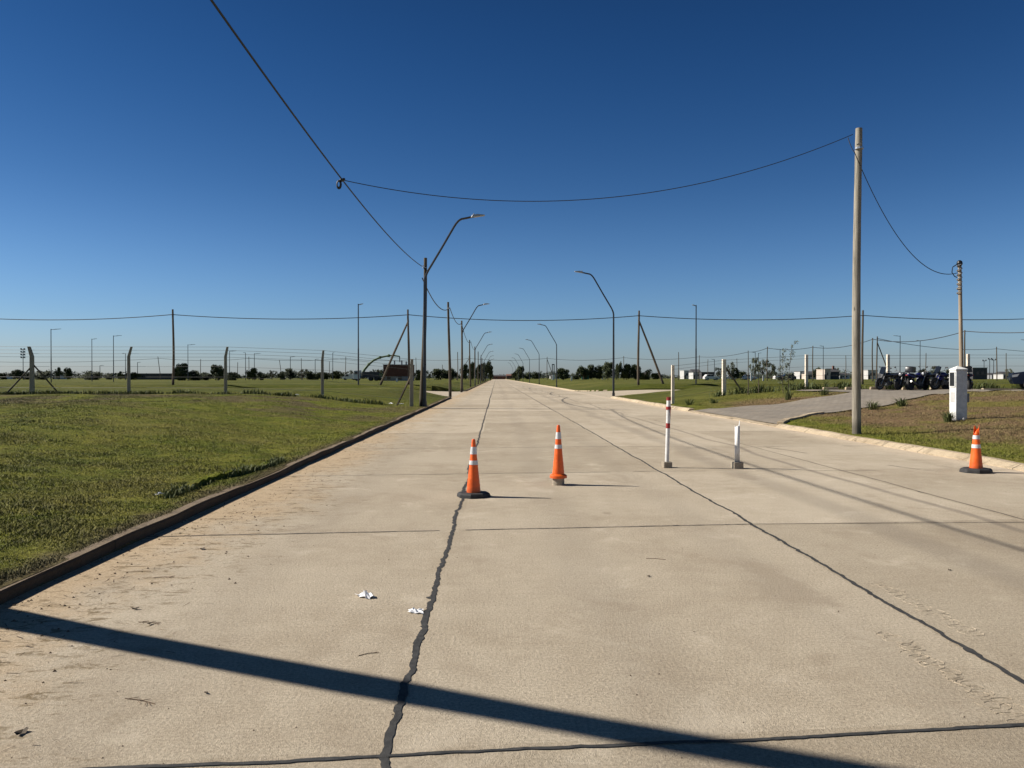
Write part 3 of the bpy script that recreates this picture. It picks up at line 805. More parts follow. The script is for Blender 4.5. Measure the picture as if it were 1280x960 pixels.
def lamp_L(px, top, arm, label, group, z_top=10.0, Y=None, r=0.075):
    Y = Y or (z_top - 1.6) * F / (472 - top)
    x = PX(px, Y); z = H(x, 999); h = z_top - z
    t = empty('street_lamp', (x, Y, z), label, 'street lamp', group)
    rr = max(r, 0.00042 * Y)
    m = MB(); m.tube([(0, 0, -0.2), (0, 0, h * .45), (0, 0, h * .451), (0, 0, h)], [rr * 1.2, rr * 1.1, rr * .95, rr * .8], 8); m.build('pole', M['lampmetal'], t)
    a = arm * Y / F; s = 1 if a > 0 else -1
    L = abs(a)
    m = MB(); m.tube([(0, 0, h - .12), (s * L * .45, 0, h - .06)], rr * .6, 6); m.build('arm', M['lampmetal'], t)
    th = max(0.07, 0.0005 * Y)
    m = MB(); m.prism([(s * L * .4, h - .06 - th * .5), (s * L * .4, h - .06 + th * .7), (s * L, h + th * .5), (s * L, h)], -0.14, 0.14); m.build('lamp_head', M['lamphead'], t)
    return t
lamp_L(448, 379, 6, 'tall black straight street lamp in the left field, beside the braced pole', 'straight street lamps beyond the side street', 10.0, 88)
lamp_L(870, 379, -5, 'tall black straight street lamp in the right field, between two white fence posts', 'straight street lamps beyond the side street', 10.0, 88.5)
left_l = [(64, 412, 12), (115, 424, 6), (125, 457, 5), (142, 420, 10), (157, 442, -4), (172, 453, 4), (235, 431, 9), (287, 439, 8), (307, 441, -3), (318, 442, 8), (363, 446, 6), (394, 449, 5), (416, 441, 2)]
for i, (px, tp, a) in enumerate(left_l):
    lab = {0: 'leftmost L-shaped street lamp in the left field, beside the braced corner post', 3: 'L-shaped street lamp just left of the second concrete fence post'}.get(i, f'thin L-shaped street lamp, {ORD[i]} from the left edge in the far left field')
    lamp_L(px, tp, a, lab, 'straight street lamps in the left field')
right_l = [(893, 449, -4), (944, 440, -5), (948, 441, 4), (975, 436, -7), (1029, 432, -5), (1125, 419, -9), (1150, 425, -5), (1283, 424, -8)]
for i, (px, tp, a) in enumerate(right_l):
    lab = {5: 'dark L-shaped street lamp rising behind the parked motorcycles', 6: 'second L-shaped street lamp behind the motorcycles, left of the white pillar', 7: 'L-shaped street lamp at the right picture edge, only its head in view'}.get(i, f'thin L-shaped street lamp, {ORD[i]} from the left in the right field')
    lamp_L(px, tp, a, lab, 'straight street lamps in the right field')

def far_pole(px, top, label, group, zt=9.1, Y=None, lean=0, r=0.13, brace=0):
    Y = Y or (zt - 1.6) * F / (472 - top); x = PX(px, Y); z = H(x, 999)
    rr = max(r, 0.00045 * Y)
    return wood_pole(x, Y, zt - z, rr, rr * .75, label, group, 'wood_dark', (lean, 0), 0.05, int(px), (brace, 0.3, (zt - z) * .88) if brace else None, z)
lp = [(201, 446, -0.9), (251, 449, 0), (297, 453, 0), (311, 446, 0), (352, 450, -0.9), (377, 448, 0), (412, 452, 0), (432, 446, 0), (520, 447, 0), (553, 456, 0), (572, 440, 0)]
for i, (px, tp, ln) in enumerate(lp):
    far_pole(px, tp, f'distant wooden pole, {ORD[i]} from the left behind the left field', 'distant poles on the left', lean=ln)
far_pole(586, 445, 'distant braced wooden pole just left of the receding kerbside poles', 'distant poles on the left', brace=-4.5)
rp = [(780, 445), (848, 440), (874, 444), (885, 449), (921, 448), (935, 438), (959, 433), (1016, 432), (1057, 444), (1091, 422), (1157, 441), (1206, 412), (1246, 433), (1258, 441)]
for i, (px, tp) in enumerate(rp):
    lab = {11: 'dark wooden pole directly behind the tan service mast', 9: 'slim wooden pole left of the braced pole behind the motorcycles'}.get(i, f'distant wooden pole, {ORD[i]} from the left behind the right field')
    far_pole(px, tp, lab, 'distant poles on the right')
far_pole(684, 446, 'distant braced wooden pole beside the white pillar on the right field', 'distant poles on the right', brace=2.6)
far_pole(1096, 420, 'braced wooden pole rising behind the leftmost motorcycles', 'distant poles on the right', brace=3.0)
def yt(top, zt=9.1): return (zt - 1.6) * F / (472 - top)
cable('overhead_cable', [tuple(P(px, tp + 2, yt(tp))) for px, tp in ((-110, 446), (201, 446), (311, 446), (432, 446), (520, 447), (586, 446), (684, 446), (780, 445), (874, 444), (935, 438), (959, 433), (1016, 432), (1091, 422), (1206, 412), (1420, 398))],
      [1.4, 0.8, 0.8, 0.7, 0.6, 0.7, 0.8, 0.8, 0.6, 0.3, 0.5, 0.8, 1.0, 0.8], 0.06, 'thin far cable strung low over the fields from pole to pole', None, None, 10)
cable('overhead_cable', [tuple(P(px, tp + 3, yt(tp))) for px, tp in ((1096, 420), (1246, 433), (1420, 432))], [0.9, 1.0], 0.05, 'thin cable from the braced pole behind the motorcycles to the right edge', None, None, 12)

# floodlight masts
def flood(px, top, label, Y, group=None, nl=2):
    x = PX(px, Y); z = H(x, 999); h = P(px, top, Y).z - z
    t = empty('floodlight_mast', (x, Y, z), label, 'floodlight', group)
    r = 0.00045 * Y
    m = MB(); m.tube([(0, 0, 0), (0, 0, h)], [r * 1.2, r * .8], 6); m.build('mast', M['lampmetal'], t)
    m = MB()
    for k in range(nl):
        m.box((0, 0, h - k * Y * .0035), (Y * 0.0055, .3, Y * .0009)); m.box((-Y * .002, -.2, h + .3 - k * Y * .0035), (Y * .0018, .3, Y * .0016)); m.box((Y * .002, -.2, h + .3 - k * Y * .0035), (Y * .0018, .3, Y * .0016))
    m.build('floodlight_bank', M['lamphead'], t)
flood(29, 437, 'tall floodlight mast left of the braced corner post', 320, None, 4)
for px, tp, l in ((1230, 451, 'short floodlight mast left of three above the dark shed'), (1237, 449, 'middle floodlight mast of three right of the dark shed'), (1242, 450, 'rightmost floodlight mast of three right of the dark shed')):
    flood(px, tp, l, 420, 'floodlight masts behind the dark shed', 1)

# ------------------------------------------------------------------ fences
def fence(name, posts, label, mat, h, bent, w=0.15, braces=None, wires=(0.35, 0.9, 1.45, 1.95), top=()):
    t = empty(name, (posts[0][0], posts[0][1], H(*posts[0])), label, 'fence')
    o = Vector(t.location)
    ends = []
    for i, (x, y) in enumerate(posts):
        z = H(x, y) - o.z; b = Vector((x - o.x, y - o.y, z))
        ww = w * (1.35 if i in (braces or {}) else 1)
        m = MB()
        if bent:
            hh = h * 0.80; s = bent[i]
            m.box(b + Vector((0, 0, hh / 2 - .1)), (ww, ww, hh + .2), 0, 0, 0.85)
            q = b + Vector((0, 0, hh)); e = q + Vector((s * h * 0.10, 0, h * 0.20))
            a = ww * .42
            m.add([q + Vector((-a, -a, -.02)), q + Vector((a, -a, -.02)), q + Vector((a, a, -.02)), q + Vector((-a, a, -.02)), e + Vector((-a * .8, -a * .8, 0)), e + Vector((a * .8, -a * .8, 0)), e + Vector((a * .8, a * .8, 0)), e + Vector((-a * .8, a * .8, 0))],
                  [(3, 2, 1, 0), (4, 5, 6, 7), (0, 1, 5, 4), (1, 2, 6, 5), (2, 3, 7, 6), (3, 0, 4, 7)])
            ends.append((b, q, e))
        else:
            m.box(b + Vector((0, 0, h / 2 - .1)), (ww, ww, h + .2), 0, 0, 0.95); ends.append((b, b + Vector((0, 0, h)), b + Vector((0, 0, h))))
        m.build('post', M[mat], t, bevel=0.012)
        for (dx, dy, zz) in (braces or {}).get(i, []):
            m = MB(); zf = H(x + dx, y + dy) - o.z
            m.tube([(b.x + dx, b.y + dy, zf - .1), (b.x + dx * .06, b.y + dy * .06, b.z + zz)], 0.05, 4); m.build('brace', M['wood_dark'], t)
    m = MB()
    for hh in wires:
        pts = [b + Vector((0, -w * .5, hh * (h * .8 / 2.0 if bent else h / 2.2))) for b, q, e in ends]; m.tube(pts, 0.006, 4)
    if bent:
        for u in (0.25, 0.62, 0.97): m.tube([q.lerp(e, u) for b, q, e in ends], 0.007, 4)
    else: m.tube([q - Vector((0, 0, .06)) for b, q, e in ends], 0.008, 4)
    m.build('wire', M['wire'], t)
    return t
YF = 40.0
lx = [PX(40, YF) - 5, PX(40, YF), PX(161, YF), PX(282, YF), PX(403, YF), PX(515, 40.2)]
fence('wire_fence', [(x, YF) for x in lx], 'wire fence on bent grey concrete posts along the far edge of the left lawn', 'conc_post', 2.45, [-.3, -.6, .6, .42, .22, .1], 0.14,
      {1: [(-1.0, -.7, 1.35), (0.9, .9, 1.5)], 5: [(-0.85, .4, 1.55)]})
fence('wire_fence', [(PX(841, 43.4), 43.4), (PX(905, 47), 47.0), (PX(1008, 47.2), 47.2), (PX(1110, 47.4), 47.4), (PX(1210, 47.6), 47.6), (PX(1312, 47.8), 47.8)],
      'wire fence on straight whitish concrete posts behind the right verge and parking', 'conc_post_white', 2.2, None, 0.17, {1: [(1.35, .3, 1.75)]})

# ------------------------------------------------------------------ cones and posts on the road
def cone_body(t, h, rb, rt, z0, flange=None, tip=True, bands=((0.73, 0.87), (0.53, 0.61)), cut=1.0):
    def rad(u): return rb + (rt - rb) * u
    m = MB(); pr = []
    if flange: pr += [(flange, z0), (flange, z0 + .035), (flange * .93, z0 + .045), (rb * 1.08, z0 + .06)]
    else: pr += [(rb * 1.02, z0)]
    n = 22
    for i in range(n + 1):
        u = i / n * cut
        r = rad(u) + (0.0025 if (i % 2 and u < .3) else 0)
        pr.append((r, z0 + (0.06 if flange else 0.0) + (h - (0.06 if flange else 0)) * u))
    if tip: pr += [(rt * .8, z0 + h + .012), (rt * .3, z0 + h + .014)]
    m.lathe(pr, (0, 0, 0), 28); m.build('cone_body', M['orange'], t, smooth=True)
    for a, b in bands:
        m = MB(); o = .06 if flange else 0
        m.lathe([(rad(a) - .004, z0 + o + (h - o) * a), (rad(a) + .004, z0 + o + (h - o) * a), (rad(b) + .004, z0 + o + (h - o) * b), (rad(b) - .004, z0 + o + (h - o) * b)], (0, 0, 0), 28); m.build('reflective_band', M['band'], t, smooth=True)
def octa(t, r, h, rz=0):
    m = MB(); n = 8; vs = []
    for z, k in ((0, 1.0), (h * .7, 0.97), (h, .86)):
        for i in range(n):
            a = rz + 2 * math.pi * (i + .5) / n; q = r * (1.0 if i % 2 else 0.97); vs.append((q * k * math.cos(a), q * k * .9 * math.sin(a), z))
    fs = [(j * n + i, j * n + (i + 1) % n, (j + 1) * n + (i + 1) % n, (j + 1) * n + i) for j in range(2) for i in range(n)] + [tuple(range(n))[::-1], tuple(range(2 * n, 3 * n))]
    m.add(vs, fs); m.build('rubber_base', M['rubber'], t, bevel=.006)
g = P(592, 621, 10.33)
t = empty('traffic_cone', (g.x, 10.33, 0), 'orange traffic cone on a black rubber base, standing over the tar joint', 'traffic cone', 'traffic cones')
octa(t, 0.232, 0.062, 0.25); cone_body(t, 0.70, 0.094, 0.024, 0.062)
g = P(698, 606, 11.45)
t = empty('traffic_cone', (g.x, 11.45, 0), 'orange traffic cone without base, set on a short round concrete stub', 'traffic cone', 'traffic cones')
m = MB(); m.lathe([(0.088, 0), (0.090, 0.01), (0.088, 0.125), (0.08, 0.13)], (0, 0, 0), 24); m.build('stub', M['conc_post'], t, smooth=True)
cone_body(t, 0.775, 0.088, 0.024, 0.105, 0.128)
g = P(1220, 592, 12.8)
t = empty('traffic_cone', (g.x, 12.8, 0), 'orange traffic cone with a torn split tip, near the right kerb', 'traffic cone', 'traffic cones')
octa(t, 0.26, 0.075, 0.1); cone_body(t, 0.70, 0.102, 0.03, 0.075, None, False, ((0.70, 0.79), (0.485, 0.57)), 0.80)
m = MB()   # torn tip: two curled flaps
for a0, a1, hh, bend in ((0.3, 3.0, 0.155, -0.012), (3.4, 6.0, 0.115, 0.03), (5.2, 6.4, 0.17, 0.02)):
    vs = []; fs = []; nA, nZ = 8, 6
    for j in range(nZ + 1):
        u = j / nZ
        for i in range(nA + 1):
            a = a0 + (a1 - a0) * (0.5 + (i / nA - .5) * (1 - .78 * u ** 1.5)); r = 0.0445 - 0.02 * u
            vs.append((r * math.cos(a) + bend * u * u * 1.5, r * math.sin(a) + bend * u * u, 0.635 + hh * u))
    for j in range(nZ):
        for i in range(nA):
            k = j * (nA + 1) + i; fs.append((k, k + 1, k + nA + 2, k + nA + 1))
    m.add(vs, fs)
o = m.build('torn_flap', M['orange'], t, smooth=True); s_ = o.modifiers.new('solid', 'SOLIDIFY'); s_.thickness = .004

g = P(833.5, 585, 13.6)
t = empty('delineator_post', (g.x, 13.6, 0), 'tall red and white striped post standing in a small concrete block', 'post')
t.rotation_euler = (0, R(1.6), 0)
m = MB(); m.box((0, 0, .05), (.155, .15, .11), .1); m.build('concrete_block', M['conc_post'], t, bevel=.01)
def seg(z0, z1, r, mat, nm): m = MB(); m.lathe([(r, z0), (r, z1)], (0, 0, 0), 18); m.build(nm, M[mat], t, smooth=True)
seg(.105, .70, .036, 'white', 'shaft'); seg(.70, .79, .038, 'red', 'red_band'); seg(.79, 1.03, .037, 'white', 'upper_shaft'); seg(1.03, 1.085, .046, 'red', 'red_band'); seg(1.085, 1.195, .038, 'white', 'upper_shaft'); seg(1.195, 1.255, .041, 'red', 'red_cap')
m = MB()   # worn red patches
for a0, z0, z1 in ((-0.9, .92, 1.02), (-0.6, .86, .95), (-1.3, .98, 1.03)):
    vs = []; fs = []
    for j in range(4):
        for i in range(6):
            a = a0 + i * .17; vs.append((.0385 * math.cos(a), .0385 * math.sin(a), z0 + (z1 - z0) * j / 3 + .012 * math.sin(i * 2.3 + j)))
    for j in range(3):
        for i in range(5): k = j * 6 + i; fs.append((k, k + 1, k + 7, k + 6))
    m.add(vs, fs)
m.build('red_paint_patch', M['red'], t, smooth=True)
g = P(921.5, 586, 13.45)
t = empty('delineator_post', (g.x, 13.45, 0), 'short broken white post with a splintered top in a dark concrete block', 'post')
m = MB(); m.box((0, 0, .055), (.17, .17, .12), .05); m.build('concrete_block', M['conc_post'], t, bevel=.008)
m = MB(); vs = []; n = 20
for j, z in enumerate((.11, .4, .72)):
    for i in range(n):
        a = 2 * math.pi * i / n; zz = z
        if j == 2: zz = .745 + .012 * math.sin(a * 3) + (.105 if i in (19, 0) else (.05 if i in (18, 1) else 0))
        vs.append((.043 * math.cos(a), .043 * math.sin(a), zz))
fs = [(j * n + i, j * n + (i + 1) % n, (j + 1) * n + (i + 1) % n, (j + 1) * n + i) for j in range(2) for i in range(n)]
m.add(vs, fs); o = m.build('shaft', M['white'], t, smooth=True); s_ = o.modifiers.new('solid', 'SOLIDIFY'); s_.thickness = .006

# ------------------------------------------------------------------ meter pillar
px_, py_ = 14.0, 23.0
z0 = H(px_, py_)
t = empty('meter_pillar', (px_, py_, z0), 'white masonry electricity meter pillar with pointed cap and dark opening', 'meter pillar')
m = MB(); W = .345
wv = [(-W / 2, -W / 2), (W / 2, -W / 2), (W / 2, W / 2), (-W / 2, W / 2)]
m.box((0, 0, .72), (W, W, 1.54)); m.build('wall', M['whitewash'], t, bevel=.012)
m = MB(); q = W / 2 + .012
m.add([(-q, -q, 1.49), (q, -q, 1.49), (q, q, 1.49), (-q, q, 1.49), (-q, -q, 1.53), (q, -q, 1.53), (q, q, 1.53), (-q, q, 1.53), (-.02, 0, 1.63)],
      [(0, 1, 2, 3), (0, 1, 5, 4), (1, 2, 6, 5), (2, 3, 7, 6), (3, 0, 4, 7), (4, 5, 8), (5, 6, 8), (6, 7, 8), (7, 4, 8)]); m.build('cap', M['whitewash'], t, bevel=.006)
m = MB(); m.box((-W / 2 - .002, 0, 1.22), (.012, .24, .42)); o = m.build('meter_window', M['black'], t)
m = MB()
for a, b in (((-W / 2 - .006, 0, 1.44), (.03, .28, .025)), ((-W / 2 - .006, 0, 1.0), (.03, .28, .025)), ((-W / 2 - .006, .13, 1.22), (.03, .025, .42)), ((-W / 2 - .006, -.13, 1.22), (.03, .025, .42))): m.box(a, b)
m.build('window_frame', M['whitewash'], t)
m = MB(); m.box((-W / 2 - .003, 0, .82), (.015, .20, .02)); m.box((-W / 2 - .003, 0, .56), (.015, .20, .02)); m.box((-W / 2 - .001, 0, .69), (.01, .20, .24)); m.build('lower_panel', M['plaster'], t)
m = MB(); m.box((W / 2 + .06, 0.02, .66), (.12, .2, .26)); m.build('junction_box', M['plaster_grey'], t, bevel=.01)
tg = MB(); tg.ell((0, 0, .045), (.035, .035, .045)); tag(tg.build('white_bottle', M['white'], None, True, loc=(px_ - .06, py_ - .38, H(px_ - .06, py_ - .38))), 'small white bottle lying at the foot of the meter pillar', 'bottle')

# ------------------------------------------------------------------ tufts and saplings
def tuft(x, y, h, n, spread, label, name='grass_tuft', cat='grass tuft', mat='blade_tuft', wd=.012):
    V = []; Fc = []; at = []
    for i in range(n):
        a = random.uniform(0, 6.28); l = random.uniform(.15, 1) * spread; r0 = random.uniform(0, spread * .3); hh = h * random.uniform(.5, 1)
        bx, by = r0 * math.cos(a), r0 * math.sin(a); ex, ey = bx + l * math.cos(a), by + l * math.sin(a)
        b = a + 1.57; o = len(V); r = random.random()
        mx, my = bx + (ex - bx) * .35, by + (ey - by) * .35
        V += [(bx - wd * math.cos(b), by - wd * math.sin(b), -.02), (bx + wd * math.cos(b), by + wd * math.sin(b), -.02), (mx + wd * .8 * math.cos(b), my + wd * .8 * math.sin(b), hh * .65), (mx - wd * .8 * math.cos(b), my - wd * .8 * math.sin(b), hh * .65), (ex, ey, hh * random.uniform(.7, 1))]
        Fc += [(o, o + 1, o + 2, o + 3), (o + 3, o + 2, o + 4)]; at += [r] * 5
    me = bpy.data.meshes.new(name); me.from_pydata(V, [], Fc); k = me.attributes.new('rnd', 'FLOAT', 'POINT'); k.data.foreach_set('value', at); me.materials.append(M[mat])
    o = bpy.data.objects.new(name, me); col.objects.link(o); o.location = (x, y, H(x, y)); return tag(o, label, cat, 'tufts of long grass')
tuft(13.55, 22.75, .42, 90, .35, 'spiky green grass clump at the foot of the meter pillar')
def at_ground(px, py, right=True):
    """ground point under a photo pixel, by marching along the ray"""
    Y = 8
    while Y < 70:
        p = P(px, py, Y)
        if p.z <= H(p.x, p.y): return p.x, p.y
        Y += .1
    return p.x, p.y
tuft(*at_ground(1091, 512), .42, 80, .6, 'low green grass clump just right of the pale pole')
tuft(*at_ground(1128, 508), .42, 80, .6, 'low green grass clump on the dry bank between pole and pillar')
tuft(*at_ground(985, 500), .8, 60, .5, 'pale dry tuft of tall grass under the young saplings')
tuft(*at_ground(1030, 494), .5, 60, .6, 'grass tuft at the straight white post behind the wheel stops')
tuft(*at_ground(862, 506), .45, 70, .6, 'grass tuft beside the foot of the end fence post')
tuft(*at_ground(893, 504), .35, 60, .7, 'low dull tuft on the green verge left of the saplings')
for i, (px, py) in enumerate(((1012, 483), (1035, 482), (1060, 482), (1080, 483), (1148, 482))):
    p = P(px, py, 50); tuft(p.x, 50 + i * .3, .7, 60, .6, f'weedy tuft behind the wheel stops, {ORD[i]} from the left')
for i, (px, py) in enumerate(((8, 490), (57, 491), (176, 488), (348, 488))):
    p = P(px, py, 39); tuft(p.x, 39.3, .25, 60, .7, f'low weedy tuft along the left fence line, {ORD[i]} from the left', wd=.02)
def weed_row(name, path, n, hmin, hmax, wd, sc, label):
    rr = random.Random(len(name) + n); V = []; Fc = []; at = []
    P_ = resample(path, 200)
    for i in range(n):
        u = rr.random(); k = int(u * 198); x, y = P_[k]; q = NOISE((x * .9, y * .9, 2))
        if q < -.12 and rr.random() < .8: continue
        x += rr.gauss(0, sc); y += rr.gauss(0, sc); z = H(x, y); h = rr.uniform(hmin, hmax) * (1 + q * 1.3); a = rr.uniform(0, 6.28); b = a + 1.57; l = h * rr.uniform(.2, .9)
        o = len(V); w = wd * rr.uniform(.6, 1.3)
        V += [(x - w * math.cos(b), y - w * math.sin(b), z - .02), (x + w * math.cos(b), y + w * math.sin(b), z - .02), (x + l * .4 * math.cos(a) + w * math.cos(b), y + l * .4 * math.sin(a) + w * math.sin(b), z + h * .65), (x + l * .4 * math.cos(a) - w * math.cos(b), y + l * .4 * math.sin(a) - w * math.sin(b), z + h * .65), (x + l * math.cos(a), y + l * math.sin(a), z + h)]
        Fc += [(o, o + 1, o + 2, o + 3), (o + 3, o + 2, o + 4)]; at += [rr.random()] * 5
    me = bpy.data.meshes.new(name); me.from_pydata(V, [], Fc); k = me.attributes.new('rnd', 'FLOAT', 'POINT'); k.data.foreach_set('value', at); me.materials.append(M['blade_tuft'])
    o = bpy.data.objects.new(name, me); col.objects.link(o); tag(o, label, 'weeds', None, 'stuff')
weed_row('fence_weeds', [(-28, 39.6), (-18, 39.7), (-10, 39.5), (-5.0, 39.3)], 2600, .06, .20, .014, .13, 'scrappy weeds growing along the foot of the left fence')
weed_row('fence_weeds', [(13.5, 46.6), (18, 46.6), (24, 46.8), (34, 47.2)], 2600, .15, .45, .016, .16, 'long weeds growing along the foot of the right fence')
ridge = [at_ground(*q) for q in ((205, 624), (236, 614), (262, 602), (300, 593), (335, 584), (352, 575))]
weed_row('lawn_edge_weeds', ridge, 1500, .05, .11, .006, .05, 'dark overhanging grass at the broken lawn edge beside the left kerb')
def leaf_cloud(V, Fc, at, c, r, n, s):
    for _ in range(n):
        d = Vector((random.gauss(0, 1), random.gauss(0, 1), random.gauss(0, 1))).normalized() * random.random() ** .45
        p = Vector((c[0] + d.x * r[0], c[1] + d.y * r[1], c[2] + d.z * r[2]))
        u = Vector((random.gauss(0, 1), random.gauss(0, 1), random.gauss(0, .7))).normalized(); v = u.orthogonal().normalized()
        q = s * random.uniform(.6, 1.3); o = len(V)
        V += [p - u * q, p + v * q * .5, p + u * q, p - v * q * .5]; Fc.append((o, o + 1, o + 2, o + 3)); at += [random.random()] * 4
def leafmesh(name, V, Fc, at, mat):
    me = bpy.data.meshes.new(name); me.from_pydata([tuple(v) for v in V], [], Fc)
    k = me.attributes.new('rnd', 'FLOAT', 'POINT'); k.data.foreach_set('value', at); me.materials.append(M[mat]); return me
mb = MB(); rg = resample(ridge, 40); rr = random.Random(4)
for i, (x, y) in enumerate(rg):
    e = math.sin(math.pi * i / 39) ** .5; k = .09 * e * (.7 + .6 * rr.random()); hh = .075 * e * (.6 + .7 * rr.random()) + .005
    for u, v in ((-.32, 0), (-.05, hh), (k * .25, hh * .9), (k * .4, -.02)): mb.v.append((x + u * .8 , y + u * -.25, H(x, y) + v))
for i in range(39):
    for k in range(3): a = i * 4 + k; mb.f.append((a, a + 4, a + 5, a + 1)); mb.m.append(0)
tag(mb.build('soil_ridge', M['ground']), kind='structure')
def sapling(px, py, Y, h, label, lean=.1, seed=1):
    random.seed(seed); x = PX(px, Y); z = H(x, Y)
    t = empty('sapling', (x, Y, z), label, 'sapling', 'young saplings on the right verge')
    m = MB(); pts = [(lean * u * u, .05 * math.sin(u * 5), h * u) for u in [i / 8 for i in range(9)]]; m.tube(pts, [.018 - .0014 * i for i in range(9)], 6)
    for k in range(9):
        b = Vector(pts[2 + k % 7]); a = random.uniform(0, 6.3); m.tube([b, b + Vector((.28 * math.cos(a), .28 * math.sin(a), .25))], .006, 4)
    m.build('trunk', M['bark'], t)
    V, Fc, at = [], [], []
    for k in range(11):
        b = Vector(pts[2 + k % 7]); leaf_cloud(V, Fc, at, (b.x + random.uniform(-.25, .25), b.y + random.uniform(-.2, .2), b.z + random.uniform(0, .3)), (.16, .16, .16), 22, .05)
    leaf_cloud(V, Fc, at, (pts[-1][0], pts[-1][1], h), (.07, .07, .12), 20, .05)
    o = bpy.data.objects.new('crown', leafmesh('crown', V, Fc, at, 'leaf_grey')); col.objects.link(o); o.parent = t
sapling(979, 492, 42.6, 2.25, 'slim young sapling, left of the pair on the right verge', -.05, 3)
sapling(986, 492, 42.2, 2.6, 'taller young sapling with sparse leaves, right of the pair on the verge', .15, 4)
for i, (px, Y, h) in enumerate(((935, 45, 1.0), (948, 46, .8))):
    x = PX(px, Y); m = MB(); m.tube([(0, 0, -.1), (.03, 0, h * .5), (.01, 0, h)], [.03, .027, .024], 6)
    tag(m.build('wooden_stake', M['bark'], None, loc=(x, Y, H(x, Y))), ['thin wooden stake near the braced white fence post', 'short wooden stake between braced post and saplings'][i], 'stake')

# ------------------------------------------------------------------ wheel stops
for i, px in enumerate((1038, 1066, 1097, 1137, 1172, 1203)):
    Y = 44.5; x = PX(px, Y); z = H(x, Y) + .03
    m = MB(); m.prism([(-.45, 0), (-.43, .16), (.43, .16), (.45, 0)], -.09, .09); 
    lab = ['leftmost pale concrete wheel stop, well left of the pale pole', 'concrete wheel stop partly hidden by the pale pole', 'concrete wheel stop at the front of the leftmost motorcycle'][i] if i < 3 else f'concrete wheel stop behind the motorcycles, {ORD[i]} from the left'
    o = m.build('wheel_stop', M['kerb_pale'], None, bevel=.015, loc=(x, Y, z)); o.rotation_euler = (0, 0, R(random.uniform(-3, 3))); tag(o, lab, 'wheel stop', 'concrete wheel stops')

